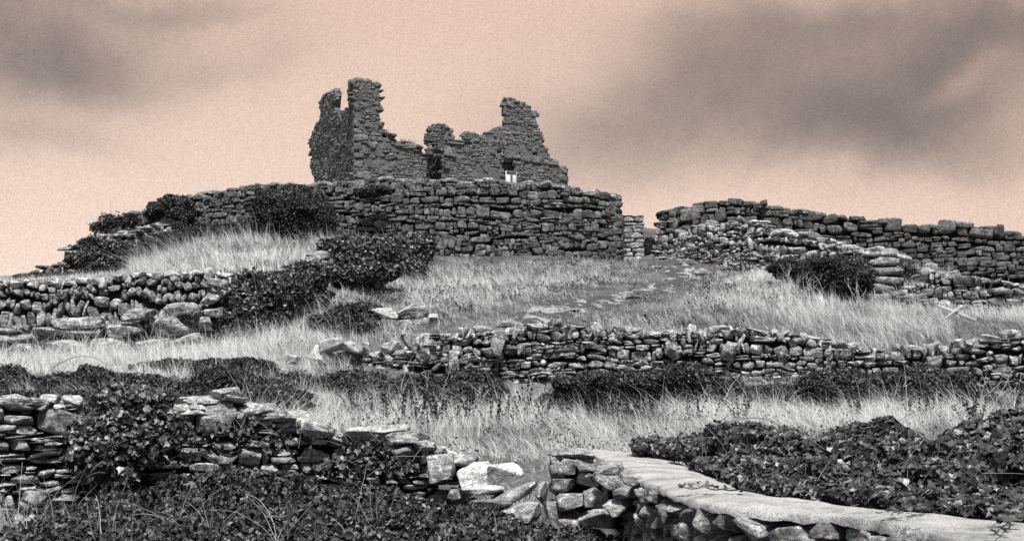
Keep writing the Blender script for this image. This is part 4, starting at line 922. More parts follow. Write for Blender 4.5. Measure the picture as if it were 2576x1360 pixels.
fwroot, fwp = wall('foreground dry stone wall at left with pale lichened capstones half hidden in ivy', FW, 'stone_front', .105, .22, 'flat', thick=.75, res=12, tint=(.9, 1.7), warp=.9, seed=15, depth=.3, gap=1.0, extra=fw_extra,
     cop=dict(w=.25, hgt=.12, mat='stone_front', each=True, jit=.9, tint=(1.3, 2.0)), group='dry stone walls on the slope')
for (X, Y, w_, h_, ln_) in [(566, 992, 64, 34, .05), (950, 1084, 170, 34, .03), (1012, 1102, 84, 34, .02), (640, 1032, 120, 34, .15), (700, 1050, 100, 30, .05), (790, 1080, 110, 40, -.25), (400, 1008, 100, 26, 0), (110, 1008, 60, 24, .1), (180, 1016, 60, 22, -.1), (30, 1002, 50, 22, 0), (1010, 1138, 80, 34, .45), (1070, 1125, 60, 26, .05), (470, 1030, 90, 24, .05), (540, 1012, 90, 20, .0)]:
    boulder(X, Y, 13.08, w_, h_, ln_, .26, 'stone_front', 1.45, name='coping_stone', parent=fwroot)
# boulders in the gap
for (X, Y, D, w_, h_, ln_, dp, mt, ti, lb) in [
    (1112, 1178, 12.7, 72, 74, .1, .3, 'stone_front', 1.2, 'rough lichened upright block at the end of the left foreground wall'),
    (1168, 1150, 13.0, 80, 44, 0, .3, 'stone_front', 1.2, 'low rough block behind the pale pair of boulders'),
    (1200, 1197, 12.3, 92, 62, .45, .22, 'stone_light', 1.35, 'large smooth pale boulder leaning left in the gap between the foreground walls'),
    (1271, 1190, 12.2, 88, 52, .12, .25, 'stone_light', 1.35, 'pale angular boulder resting against the large smooth one'),
    (1215, 1232, 12.1, 110, 26, .05, .3, 'stone_light', 1.0, 'flat stone under the two pale boulders'),
    (1275, 1252, 11.9, 170, 34, .42, .25, 'stone_front', 1.2, 'long slab slanting up to the right in the wall gap'),
    (1232, 1272, 11.8, 100, 30, .1, .25, 'stone_front', 1.0, 'flat slab at the foot of the slanting one'),
    (1310, 1300, 11.6, 110, 64, .3, .25, 'stone_front', 1.15, 'broad block below the slanting slab'),
    (1362, 1240, 12.2, 26, 60, 0, .2, 'stone_front', 1.3, 'narrow upright stone beside the right foreground wall end'),
    (1225, 1312, 11.6, 80, 44, .1, .25, 'stone_front', .9, 'dark mottled stone low in the wall gap'),
    (1150, 1245, 12.5, 60, 34, 0, .25, 'stone_front', .9, 'small dark stone left of the wall gap'),
    (95, 1255, 11.6, 60, 46, 0, .2, 'stone_front', 1.1, 'loose stone at the foot of the left foreground wall')]:
    boulder(X, Y, D, w_, h_, ln_, dp, mt, ti, lb, group='boulders in the gap between the foreground walls' if X > 1000 else None)

# right foreground wall with a cast concrete cap; edges given as (X, Y) on the cap level
ZC = -0.70
def on_level(X, Y, z=ZC): v = dirn(X, Y); return v * (z / v[2])
FE = [(1478, 1140), (1520, 1152), (1560, 1172), (1602, 1196), (1650, 1218), (1692, 1236), (1760, 1256), (1830, 1272), (1920, 1278), (2010, 1284), (2100, 1292), (2180, 1302), (2250, 1314), (2330, 1330), (2400, 1348), (2480, 1366), (2600, 1392), (2800, 1440)]
BE = [(1500, 1126), (1560, 1132), (1620, 1138), (1668, 1146), (1706, 1160), (1752, 1180), (1812, 1206), (1872, 1229), (1940, 1240), (2010, 1247), (2080, 1256), (2160, 1265), (2240, 1275), (2330, 1284), (2420, 1291), (2500, 1298), (2600, 1308), (2800, 1326)]
fe = np.array([on_level(*q) for q in FE]); be = np.array([on_level(*q) for q in BE])
def resamp(a, n): s = np.concatenate([[0], np.cumsum(np.linalg.norm(np.diff(a, axis=0), axis=1))]); u = np.linspace(0, s[-1], n); return np.stack([np.interp(u, s, a[:, i]) for i in range(3)], 1)
NC = 220
fe = resamp(fe, NC); be = resamp(be, NC)
rroot = empty('dry_stone_wall', fe[0] - np.array([0, 0, .9]), 'curving foreground wall of dark lichened stones with a smooth pale concrete cap', 'stone wall', 'dry stone walls on the slope')
RO = np.array(rroot.location)
NS = 16; V = []
for i in range(NC):
    a, b = fe[i], be[i]
    wv = .035 * fbm(i * .12, 1.5, seed=50) ; a = a + (a - b) * (wv + .02 * fbm(i * .5, 4, seed=51)); b = b + (b - a) * (.03 * fbm(i * .15, 9, seed=52))
    for j in range(NS):
        t = j / (NS - 1); q = a * (1 - t) + b * t
        q = q + np.array([0, 0, .02 * fbm(q[0] * 2.5, q[1] * 2.5, seed=53) + .006 * fbm(q[0] * 14, q[1] * 14, seed=54) + .02 * (1 - (2 * t - 1) ** 4) - .02])
        V.append(q)
    for (t, dz) in ((0, -.05 + .03 * fbm(i * .35, 2, seed=55)), (1, -.09)):
        q = (a if t == 0 else b) + np.array([0, 0, dz - .02]); V.append(q)
V = np.array(V); n = NS + 2; Fs = []
for i in range(NC - 1):
    for j in range(NS - 1): Fs.append((i * n + j, (i + 1) * n + j, (i + 1) * n + j + 1, i * n + j + 1))
    Fs.append((i * n + NS, (i + 1) * n + NS, (i + 1) * n, i * n)); Fs.append((i * n + NS - 1, (i + 1) * n + NS - 1, (i + 1) * n + NS + 1, i * n + NS + 1))
me = mesh_np('concrete_cap', V - RO, [np.array(Fs)], True); link('concrete_cap', me, M['concrete'], rroot)
mid = (fe + be) / 2
fpts = []
for i in range(0, NC, 4):
    inn = (be[i] - fe[i]) / np.linalg.norm(be[i] - fe[i])
    q = fe[i] + inn * .03; fpts.append((q[0], q[1], min(float(height(q[0], q[1])[()]) if False else -1.75, -1.75), ZC - .05))
fpath = Path(fpts[::-1])     # far end last
st = Stones(12)
# stones laid by hand along the near face (normal = towards the camera-left side)
def face_frame(pa, u):
    (x, y, b, t), tg = pa.at(u); nrm = np.array([-tg[1], tg[0]])
    inn = np.array([np.interp(u, np.linspace(0, pa.L, NC), (be - fe)[::-1, k]) for k in (0, 1)])
    if nrm @ inn > 0: nrm = -nrm
    return x, y, b, t, tg, nrm
z = ZC - .06; row = 0
while z > -1.8:
    hk = rng.uniform(.14, .24) if row else rng.uniform(.13, .17); u = rng.uniform(-.3, 0)
    while u < fpath.L + .1:
        ww = min(max(lognorm(.26, .35), .12), .55); x, y, b, t, tg, nrm = face_frame(fpath, min(max(u + ww / 2, 0), fpath.L))
        hh = hk * rng.uniform(.75, 1.25); Rb = np.array([[tg[0], nrm[0], 0], [tg[1], nrm[1], 0], [0, 0, 1.]])
        if np.linalg.det(Rb) < 0: Rb[:, 0] *= -1
        off = -.10 + rng.normal() * .035 - (.02 if row else .0)
        st.add((x + nrm[0] * off, y + nrm[1] * off, z - hk / 2 + rng.normal() * .02), (ww / 2 * .98, .17, hh / 2 * .98), Rb @ rot_y(rng.normal() * .18) @ rot_x(rng.normal() * .12), rng.uniform(.5, 1.25))
        u += ww
    z -= hk; row += 1
# squared end of the wall
for k in range(26):
    i = 0; q = on_level(rng.uniform(1385, 1500), 1150, -.75); zz = rng.uniform(-1.35, -.72)
end = [(1440, 1138, 130, 26, -.05, -.70), (1425, 1168, 60, 50, 0, 0), (1485, 1166, 76, 40, 0, 0), (1415, 1222, 70, 40, .1, 0), (1480, 1205, 60, 34, -.2, 0), (1440, 1258, 80, 44, .15, 0), (1530, 1178, 60, 26, -.1, 0), (1545, 1215, 80, 40, -.3, 0), (1500, 1250, 64, 44, 0, 0), (1575, 1240, 70, 36, 0, 0), (1400, 1190, 40, 60, 0, 0), (1398, 1150, 30, 50, 0, 0),
       (1560, 1275, 60, 44, .1, 0), (1490, 1300, 80, 40, .1, 0), (1430, 1310, 70, 50, 0, 0), (1390, 1280, 44, 44, 0, 0), (1615, 1215, 70, 30, -.3, 0), (1640, 1250, 66, 40, 0, 0)]
for (X, Y, w_, h_, ln_, _q) in end:
    D = 13.0 if X < 1500 else 12.3 - (X - 1500) / 110 * 1.0
    if Y > 1240: D -= .15
    c = P(X, Y, D); st.add(tuple(c), (px2m(w_, D) / 2, .2, px2m(h_, D) / 2), rot_y(-ln_) @ rot_z(-.5 if X > 1500 else 0) @ rot_x(rng.normal() * .1), rng.uniform(.9, 1.4))
me = st.mesh('stonework'); localise(me, RO); link('stonework', me, M['stone_front'], rroot)
# core of that wall
V = []; Fs = []
idx = list(range(0, NC, 4))
for i in idx:
    a = fe[i] + (be[i] - fe[i]) * .22; b = fe[i] + (be[i] - fe[i]) * .93
    for (q, zz) in ((a, -2.0), (a, ZC - .07), (b, ZC - .07), (b, -2.0)): V.append((q[0], q[1], zz))
for i in range(len(idx) - 1):
    for j in range(3): Fs.append((i * 4 + j, (i + 1) * 4 + j, (i + 1) * 4 + j + 1, i * 4 + j + 1))
Fs.append((0, 1, 2, 3))
link('gap_shade_core', mesh_np('gap_shade_core', np.array(V) - RO, [np.array(Fs)], False), M['core'], rroot)
cq = P(1440, 1230, 13.2) 
link('gap_shade_core', mesh_np('gap_shade_core', (np.array([(-.16, -.05, -.95), (.5, -.05, -.95), (.5, .5, -.95), (-.16, .5, -.95), (-.16, -.05, .22), (.5, -.05, .24), (.5, .5, .24), (-.16, .5, .22)]) + np.array([cq[0], 13.2, cq[2]])) - RO, [np.array([[0, 3, 2, 1], [4, 5, 6, 7], [0, 1, 5, 4], [1, 2, 6, 5], [2, 3, 7, 6], [3, 0, 4, 7]])]), M['core'], rroot)

# ------------------------------------------------------------------ foreground plants
def mound(name, label, cat, grid, n, size, shape, mat, kind='stuff', group=None, thi=.6, tlo=0, curl=.6, under=.3, tri=False, bright=.03, lsize=.28):
    """foliage over a height surface: grid = list of control points (X, Y, D) of the foliage surface, inverse-distance blended"""
    c = np.array([P(*q) for q in grid]); x0, x1, y0, y1 = c[:, 0].min(), c[:, 0].max(), c[:, 1].min(), c[:, 1].max()
    def surf(x, y):
        d2 = (x[:, None] - c[:, 0]) ** 2 + (y[:, None] - c[:, 1]) ** 2 + .02; w = 1 / d2 ** 1.6; return (w * c[:, 2]).sum(1) / w.sum(1) + .30 * fbm(x * 1.1, y * 1.1, seed=61, o=3) + .07 * fbm(x * 4, y * 4, seed=62, o=2)
    x = rng.uniform(x0, x1, n); y = rng.uniform(y0, y1, n); return c, surf, x, y
def thicket_surface(name, label, cat, grid, n, size, shape, mat, region, thi=.6, curl=1.1, deep=.25, tri=True, bright=.03, kind='stuff'):
    c, surf, x, y = mound(name, label, cat, grid, n, size, shape, mat)
    z = surf(x, y); e = .06; gxn = -(surf(x + e, y) - z) / e; gyn = -(surf(x, y + e) - z) / e
    N = np.stack([gxn, gyn, np.ones(len(x))], 1); N /= np.linalg.norm(N, axis=1)[:, None]
    dz = rng.random(n) ** 1.6 * deep; p = np.stack([x, y, z], 1) - N * dz[:, None]
    X_, Y_ = proj(p); k = region(X_, Y_, p) & (rng.random(n) < np.clip(.75 + 1.3 * fbm(x * 1.9, y * 2.6, seed=63, o=3), .05, 1)); p, N, dz = p[k], N[k], dz[k]; N[:, 1] -= .5
    t = rng.random(len(p)) * thi * (1 - dz / deep * .3) + .1 * fbm(p[:, 0] * 2, p[:, 1] * 2, seed=9, o=2); t = np.where(rng.random(len(p)) < bright, t + .5, t)  # deeper leaves coloured darker as shade, some paler as painted highlights
    sz = size * np.exp(rng.normal(size=len(p)) * .28)
    if tri:   # three leaflets from one point
        R = frames(N + rng.normal(size=N.shape) * curl * .7, rng.uniform(0, 6.28, len(p))); P3, N3, S3, T3 = [], [], [], []
        for a in (0, 2.1, -2.1):
            P3.append(p + (R[:, :, 0] * math.sin(a) + R[:, :, 1] * math.cos(a)) * sz[:, None] * .55); N3.append(R[:, :, 2]); S3.append(sz); T3.append(t + rng.normal(size=len(p)) * .08)
        p, N, sz, t = map(np.concatenate, (P3, N3, S3, T3))
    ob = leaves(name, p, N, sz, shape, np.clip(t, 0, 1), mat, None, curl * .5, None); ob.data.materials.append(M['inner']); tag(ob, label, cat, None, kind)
    # near-black sheet below the leaves, painting the shade inside
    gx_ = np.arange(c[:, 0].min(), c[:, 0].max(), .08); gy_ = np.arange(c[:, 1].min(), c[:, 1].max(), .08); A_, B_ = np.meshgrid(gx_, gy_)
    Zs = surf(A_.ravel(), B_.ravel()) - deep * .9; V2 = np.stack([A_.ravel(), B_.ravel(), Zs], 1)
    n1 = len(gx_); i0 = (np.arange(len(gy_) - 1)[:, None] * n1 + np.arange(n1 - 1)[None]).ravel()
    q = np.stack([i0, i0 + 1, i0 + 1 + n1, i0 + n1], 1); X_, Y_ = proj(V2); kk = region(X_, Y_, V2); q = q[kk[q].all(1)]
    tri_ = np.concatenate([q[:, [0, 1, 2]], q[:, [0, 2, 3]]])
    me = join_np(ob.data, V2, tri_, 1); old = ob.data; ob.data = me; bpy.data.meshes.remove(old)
    return surf
# ground brambles before the foreground walls
edgeX = [-300, 0, 100, 180, 300, 420, 560, 700, 850, 950, 1050, 1150, 1250, 1350, 1480, 1600, 1700]
edgeY = [1370, 1350, 1305, 1275, 1240, 1205, 1160, 1165, 1195, 1210, 1225, 1250, 1300, 1320, 1340, 1370, 1400]
SURFB = thicket_surface('bramble_thicket', 'leafy bramble thicket filling the foreground below the left wall', 'brambles',
    [(-100, 1400, 9.5), (0, 1345, 11.2), (100, 1300, 11.8), (200, 1240, 12.2), (300, 1215, 12.3), (420, 1215, 12.3), (560, 1190, 12.3), (700, 1200, 12.3), (850, 1220, 12.3), (950, 1230, 12.3), (1050, 1245, 12.3), (1150, 1255, 12.3), (1250, 1320, 11.6), (1380, 1330, 11.8), (1500, 1345, 11.6), (1600, 1380, 10.8),
     (0, 1450, 9.5), (300, 1300, 11.3), (600, 1280, 11.3), (900, 1290, 11.2), (1150, 1330, 10.8), (1400, 1380, 10.6), (300, 1420, 9.4), (700, 1420, 9.2), (1100, 1430, 9.2), (1500, 1460, 9.2), (-200, 1560, 8), (700, 1560, 7.8), (1500, 1600, 8)],
    80000, .040, OVAL, 'bramble', lambda X, Y, p: (Y > np.interp(X, edgeX, edgeY) - 10 + 26 * fbm(p[:, 0] * 1.5, p[:, 1] * 1.5, seed=71)) & (X < 1690) & (p[:, 1] < 12.9), thi=.75, deep=.42, bright=.09)
# ivy over the left foreground wall
bush('ivy_clump', 'broad leaved ivy spilling over the left foreground wall', 'ivy', [FB(320, 1040, 12.3, 95, 60, .2), FB(260, 1090, 12.1, 80, 60, .2), FB(380, 1010, 12.5, 60, 34, .3), FB(300, 985, 12.8, 40, 22, .25), FB(230, 1150, 11.95, 60, 50, .2), FB(340, 1120, 12.1, 90, 50, .2), FB(420, 1080, 12.3, 60, 50, .18), FB(280, 1195, 12.0, 60, 36, .14)],
     700, .05, IVYL, 'ivy', thi=.8, lump=.35, twigs=30, curl=.5, inner=.5, solid=False)
bush('ivy_clump', 'ivy trailing on the foreground wall below the large flat capstones', 'ivy', [FB(560, 1100, 12.5, 90, 40, .15), FB(660, 1110, 12.55, 70, 40, .15), FB(740, 1120, 12.6, 70, 34, .15), FB(480, 1130, 12.4, 80, 44, .15)], 150, .045, OVAL, 'bramble', thi=.9, lump=.5, twigs=20, inner=.6, solid=False)
bush('ivy_clump', 'ivy hanging at the right end of the left foreground wall', 'ivy', [FB(900, 1150, 12.6, 50, 36, .12), FB(960, 1140, 12.65, 30, 36, .12), FB(1000, 1180, 12.55, 60, 26, .12), FB(870, 1180, 12.55, 70, 28, .12)], 600, .05, IVYL, 'ivy', thi=.7, lump=.5, twigs=14, inner=.6, solid=False)
# ivy bank behind the concrete cap, one rounded mass after the other
IV2 = [(1640, 1120, 15.2, 60, 24), (1700, 1128, 14.6, 60, 26), (1760, 1130, 13.6, 60, 40), (1830, 1100, 13.2, 50, 44), (1880, 1120, 12.6, 60, 60), (1870, 1170, 12.0, 60, 44), (1960, 1130, 12.2, 60, 50), (1950, 1190, 11.2, 70, 44), (2030, 1150, 11.6, 60, 50), (2060, 1200, 10.6, 80, 46), (1790, 1175, 12.4, 50, 26), (1860, 1205, 11.4, 50, 28), (1930, 1222, 10.7, 60, 26), (2010, 1232, 10.2, 60, 26)]
IV3 = [(2130, 1110, 11.8, 60, 40), (2200, 1110, 11.4, 70, 52), (2170, 1170, 10.8, 80, 56), (2260, 1150, 10.6, 60, 60), (2210, 1220, 9.8, 80, 42), (2320, 1200, 9.8, 70, 50), (2100, 1240, 9.7, 60, 26), (2190, 1250, 9.3, 60, 28), (2270, 1258, 8.9, 60, 28)]
IV4 = [(2400, 1150, 10.4, 70, 48), (2470, 1110, 10.6, 80, 50), (2550, 1080, 10.8, 80, 50), (2400, 1215, 9.4, 70, 52), (2500, 1190, 9.6, 80, 70), (2600, 1150, 9.8, 80, 80), (2500, 1255, 8.7, 90, 34), (2600, 1260, 8.6, 80, 44), (2680, 1180, 9, 90, 90), (2350, 1265, 8.6, 70, 30), (2430, 1275, 8.3, 70, 26), (2540, 1290, 8.0, 80, 26)]
for lst, lb in ((IV2, 'ivy bank behind the far half of the concrete capped wall'), (IV3, 'rounded ivy bank in the middle behind the concrete capped wall'), (IV4, 'tall ivy bank at the right edge behind the concrete capped wall')):
    bush('ivy_bank', lb, 'ivy', [FB(a, b, c_, d_ * .95, e_ * .9, .45) for a, b, c_, d_, e_ in lst], 2000, .052, IVYL, 'ivy', group='ivy banks behind the foreground wall', thi=.66, lump=.5, lf=2.6, twigs=45, curl=.45, inner=.72)
# trailing ivy shoots on the cap
for (X0, Y0, X1, Y1, lb) in [(1900, 1235, 1706, 1228, 'thin ivy shoot trailing across the far part of the concrete cap'), (2330, 1282, 2240, 1296, 'short ivy shoot lying on the middle of the concrete cap'), (2560, 1300, 2500, 1345, 'ivy shoot hanging over the concrete cap at the right edge')]:
    a = on_level(X0, Y0, ZC + .03); b = on_level(X1, Y1, ZC + .03); r = empty('ivy_shoot', a, lb, 'ivy', 'ivy shoots on the concrete cap')
    k = 12; pts = np.array([a + (b - a) * i / k + np.array([0, rng.normal() * .008, abs(rng.normal()) * .012]) for i in range(k + 1)])
    tubes('stem', [(pts, np.linspace(.006, .003, k + 1))], 'shrub', r, a)
    m = 26; ii = rng.integers(0, k + 1, m); leaves('foliage', pts[ii] + rng.normal(size=(m, 3)) * np.array([.03, .03, .008]) + np.array([0, 0, .02]), np.tile([0, -.2, 1.], (m, 1)), rng.uniform(.03, .06, m), IVYL, rng.uniform(.1, .7, m), 'ivy', r, .4, a)

# ------------------------------------------------------------------ grass
BX = np.array([b for b in []])
def blades(name, label, px_, py_, hgt, wid, bend, tint, mat, seg=3, zoff=-.04, la=None):
    n = len(px_); z = height(px_, py_) + zoff; an = rng.uniform(0, 6.28, n); la = rng.uniform(0, 6.28, n) if la is None else la
    ca, sa = np.cos(an), np.sin(an); lx, ly = np.cos(la) * bend, np.sin(la) * bend * .6 + rng.normal(size=n) * bend * .5
    V = np.empty((n, 2 * seg + 1, 3)); 
    for i in range(seg + 1):
        t = i / seg; w = wid * (1 - t ** 1.6) * .5; ox = lx * t * t * hgt; oy = ly * t * t * hgt; oz = hgt * (t - .35 * t * t * np.minimum(bend, 1) ** 1.0)
        if i < seg:
            V[:, 2 * i, 0] = px_ + ox - ca * w; V[:, 2 * i, 1] = py_ + oy - sa * w * .4; V[:, 2 * i, 2] = z + oz
            V[:, 2 * i + 1, 0] = px_ + ox + ca * w; V[:, 2 * i + 1, 1] = py_ + oy + sa * w * .4; V[:, 2 * i + 1, 2] = z + oz
        else: V[:, 2 * i, 0] = px_ + ox; V[:, 2 * i, 1] = py_ + oy; V[:, 2 * i, 2] = z + oz
    m = 2 * seg + 1; b = (np.arange(n) * m)[:, None, None]
    q = np.array([[2 * i, 2 * i + 1, 2 * i + 3, 2 * i + 2] for i in range(seg - 1)]); tr = np.array([[2 * seg - 2, 2 * seg - 1, 2 * seg]])
    me = mesh_np(name, V.reshape(-1, 3), [(q[None] + b).reshape(-1, 4), (tr[None] + b).reshape(-1, 3)], False, {'tint': np.repeat(np.clip(tint, 0, 1), m)})
    o = link(name, me, M[mat]); return tag(o, label, 'grass', None, 'stuff')
walls_xy = [img_path(q).p[:, :2] for q in (ENC, RW, SL, LR, FL1, LM, IV, MW, RB)]
def field(label, D0, D1, X0, X1, dens, hfn, mat='straw', wid=(.007, .013), region=None, bend=.6, tlo=.3, thi=1.15, pamp=1.9):
    area = 0.5 * (D1 * D1 - D0 * D0) * (X1 - X0) / F; per = 7; n = int(area * dens / per)
    D = np.sqrt(rng.uniform(D0 * D0, D1 * D1, n)); X = rng.uniform(X0, X1, n); x = (X - 1288) / F * D; y = D
    z = height(x, y); Xp, Yp = proj(np.stack([x, y, z], 1)); k = np.ones(n, bool)
    if region is not None: k &= region(Xp, Yp, x, y)
    patch = fbm(x * .5, y * .8, seed=81, o=4); k &= rng.random(n) < np.clip(.62 + patch * pamp, .08, 1)
    x, y, Xp, Yp, patch = x[k], y[k], Xp[k], Yp[k], patch[k]; n = len(x)
    h = hfn(Xp, Yp, x, y) * np.exp(rng.normal(size=n) * .22); t = rng.uniform(tlo, thi, n) + .5 * patch; la = rng.normal(size=n) * .7 + 2.6 + 3.0 * fbm(x * .25, y * .4, seed=84, o=2); bd = np.abs(rng.normal(size=n)) * bend
    x = np.repeat(x, per) + rng.normal(size=n * per) * .035; y = np.repeat(y, per) + rng.normal(size=n * per) * .035
    h = np.repeat(h, per) * np.exp(rng.normal(size=n * per) * .3); t = np.repeat(t, per) + rng.normal(size=n * per) * .15
    tall = rng.random(n * per) < .05; h = np.where(tall, h * 1.45, h); t = np.where(tall, t + .2, t)
    la = np.repeat(la, per) + rng.normal(size=n * per) * .4; bd = np.repeat(bd, per) + np.abs(rng.normal(size=n * per)) * bend * .5
    k = h > .03; x, y, h, t, la, bd = x[k], y[k], h[k], t[k], la[k], bd[k]
    w = rng.uniform(*wid, len(x))
    return blades('grass', label, x, y, h, w, bd, t, mat, la=la)
def pd(x, y): return dist_path(x, y)
PLK = P(2408, 816, 33.0)
def h_mid(X, Y, x, y):
    d = pd(x, y); h = np.full(X.shape, .42); h = np.where(d < 3.2, .10 + .36 * np.clip((d - 1.3) / 1.9, 0, 1), h); h = np.where(d < .8, .04, h)
    h = np.where((X > 1540) & (Y < 700) & (X < 1900), np.minimum(h, .12), h)
    low = (X > 1150) & (X < 1420) & (Y > 775); h = np.where(low, .16, h)
    h = np.where((Y < 690) & (X > 1080) & (X < 1560), h * np.clip((Y - 640) / 50, .35, 1), h)
    return h * (.8 + .6 * fbm(x * .6, y * .6, seed=83, o=2))
between = lambda X, Y, x, y: np.ones(X.shape, bool)
def behind_LM(X, Y, x, y): return (X < 1100) & (Y < np.interp(X, [-400, 560, 700, 850, 1000, 1100], [716, 705, 690, 655, 640, 640]) + 6)
def mid_region(X, Y, x, y):
    right = (X > 1100) | (Y > np.interp(X, [560, 700, 800, 900, 1000, 1100], [865, 795, 752, 724, 690, 660]))
    return right & (X > 560)
field('tall pale straw grass on the slope under the tall enclosure wall', 29.6, 47.8, 540, 2400, 300, h_mid, region=lambda X, Y, x, y: mid_region(X, Y, x, y) & ((y > 31.2) | (X > 1500)), wid=(.008, .016))
field('short darker turf beneath the straw grass and beside the track', 29.6, 49.6, 560, 2700, 330, lambda X, Y, x, y: .16 + 0 * X, mat='green', region=lambda X, Y, x, y: mid_region(X, Y, x, y) & ((y > 31.2) | (X > 1500)) & (pd(x, y) > .55 + .5 * fbm(x * 2, y * 2, seed=90, o=2)), wid=(.012, .022), bend=.8)
field('tall pale grass in front of the low right wall around the crossed planks', 30, 35.8, 2200, 2750, 260, lambda X, Y, x, y: np.where(np.hypot(x - PLK[0], (y - PLK[1] + 1.1) * .6) < 1.3, .07, .42), wid=(.007, .014))
field('tall straw grass on the upper left slope behind the leaning stone wall', 36.2, 48.6, -100, 1000, 260, lambda X, Y, x, y: np.where(X < 330, .16, np.where(Y < 612, .45, .5)) + 0 * X, region=behind_LM, wid=(.008, .016))
field('short turf on the upper left slope', 36, 49, -300, 1000, 200, lambda X, Y, x, y: np.where(X < 330, .1, .2) + 0 * X, mat='green', region=behind_LM, wid=(.012, .022), bend=.8)
field('straw grass at the foot of the leaning stone wall', 29.2, 33.4, -150, 900, 330, lambda X, Y, x, y: .46 + 0 * X, wid=(.006, .013))
field('matted turf at the foot of the leaning stone wall', 28.4, 33.5, -150, 1000, 300, lambda X, Y, x, y: .14 + 0 * X, mat='green', wid=(.01, .018), bend=.9)
field('pale meadow grass in the field between the foreground and mid field walls', 15.0, 28.2, 600, 2700, 480, lambda X, Y, x, y: np.where(Y < 1110, .36, .24) + 0 * X, wid=(.005, .010), bend=.8)
field('green tangled grass low in the field between the walls', 14.6, 28.4, 500, 2750, 420, lambda X, Y, x, y: .17 + 0 * X, mat='green', wid=(.007, .013), bend=1.3, tlo=.3)
field('pale grass among the brambles at left', 24.5, 29.4, -150, 800, 330, lambda X, Y, x, y: .3 + 0 * X, wid=(.006, .012))
field('green turf among the brambles at left', 22, 29.4, -150, 800, 250, lambda X, Y, x, y: .14 + 0 * X, mat='green', wid=(.01, .016), bend=.9)
field('pale grass in the gap between the two foreground walls', 12.4, 15.2, 1150, 1500, 420, lambda X, Y, x, y: .24 + 0 * X, wid=(.004, .008), bend=.8)
field('sparse grass behind the left foreground wall', 14, 23, -200, 700, 120, lambda X, Y, x, y: .3 + 0 * X, wid=(.005, .010))
field('long pale grass blades rising through the foreground brambles', 8.5, 11.8, -50, 1500, 34, lambda X, Y, x, y: .42 + 0 * X, wid=(.004, .007), bend=.8)
field('fine grass tangle at the foreground left corner', 8.2, 11.6, -100, 420, 420, lambda X, Y, x, y: .5 + 0 * X, mat='green', wid=(.004, .008), bend=1.0)

# low broad-leaved weeds scattered through the grass (nobody could count them)
def weeds_scatter(label, D0, D1, X0, X1, ncl, region=None, size=.05, spread=.28, h0=.22):
    D = np.sqrt(rng.uniform(D0 * D0, D1 * D1, ncl)); X = rng.uniform(X0, X1, ncl); x = (X - 1288) / F * D; y = D; z = height(x, y)
    Xp, Yp = proj(np.stack([x, y, z], 1)); k = (fbm(x * .7 + 5, y * .9, seed=95, o=3) > 0) & (pd(x, y) > 1.0) & (np.hypot(x - PLK[0], y - PLK[1] + .6) > 2.2)
    if region is not None: k &= region(Xp, Yp, x, y)
    x, y, z = x[k], y[k], z[k]; m = 55; n = len(x) * m; r = np.repeat(rng.uniform(.5, 1.3, len(x)), m)
    p = np.stack([np.repeat(x, m) + rng.normal(size=n) * spread * r, np.repeat(y, m) + rng.normal(size=n) * spread * r * .7, np.repeat(z, m) + np.abs(rng.normal(size=n)) * h0 * r], 1)
    N = rng.normal(size=(n, 3)) * .7 + np.array([0, -.5, .8])
    o = leaves('weeds', p, N, rng.uniform(.6, 1.4, n) * size, OVAL, np.clip(rng.random(n) ** 1.5 * .8, 0, 1), 'bramble', None, .6, None); tag(o, label, 'weeds', None, 'stuff')
weeds_scatter('dark broad leaved weeds scattered through the slope below the tall wall', 31.5, 47, 560, 2400, 420, mid_region, .055)
weeds_scatter('dark broad leaved weeds scattered through the meadow', 15.5, 25.5, 650, 2700, 300, None, .04, .2, .16)
weeds_scatter('dark low weeds in the upper left grass', 37, 47, 330, 1000, 110, behind_LM, .055)

# ------------------------------------------------------------------ weeds one can count
def weed(name, label, cat, group, X, Y, D, hgt, mat, n=7, leafy=True, spread=.3, tint=(.2, .8), r=.006):
    x = P(X, Y, D)[0]; o = np.array([x, D, float(height(x, D))]); root = empty(name, o, label, cat, group); L = []; lp = []
    for i in range(n):
        d = np.array([rng.normal() * spread, rng.normal() * spread, 1.]); ln = arc_line(o + rng.normal(size=3) * np.array([.08, .06, 0]), d, hgt * rng.uniform(.6, 1.05), rng.uniform(0, .25), 8, r); L.append(ln)
        if leafy:
            for q in ln[0][2:]: lp += [q + rng.normal(size=3) * .015 for _ in range(7)]
        else:
            for _ in range(2):
                q = ln[0][rng.integers(3, 7)]; L.append(arc_line(q, (rng.normal() * .7, rng.normal() * .5, .8), hgt * rng.uniform(.15, .3), .1, 5, r * .6))
    for ln in L: tubes('stem', [ln], mat, root, o, tint)
    if leafy: lp = np.array(lp); leaves('foliage', lp, rng.normal(size=lp.shape), rng.uniform(.02, .045, len(lp)), OVAL, rng.uniform(*tint, len(lp)), mat, root, .5, o)  # seed heads up the stalks, built from leaf outlines
    return root
DW = [(900, 1078), (960, 1070), (990, 1078), (1035, 1072), (1060, 1090), (1085, 1068), (1110, 1080), (1150, 1072), (1185, 1066), (1240, 1075), (1290, 1062), (1330, 1058), (1365, 1064), (1420, 1048), (1500, 1050), (1530, 1045), (1560, 1054), (1590, 1048), (1625, 1040), (1760, 1070), (1862, 1075), (2100, 1050), (2155, 1070), (2290, 1040), (2312, 1068), (2340, 1060), (2440, 1085), (2480, 1090), (2560, 1050)]
for i, (X, Y) in enumerate(DW):
    D = float(np.interp(Y, [1040, 1060, 1090], [24.4, 23, 21.2]))
    weed('dead_weed', 'dark dead weed stalks standing in the pale grass below the mid field brambles', 'weeds', 'dark dead weed stalks in the meadow', X, Y, D, rng.uniform(.55, .85), 'darkweed', int(rng.integers(5, 9)), True, .22)
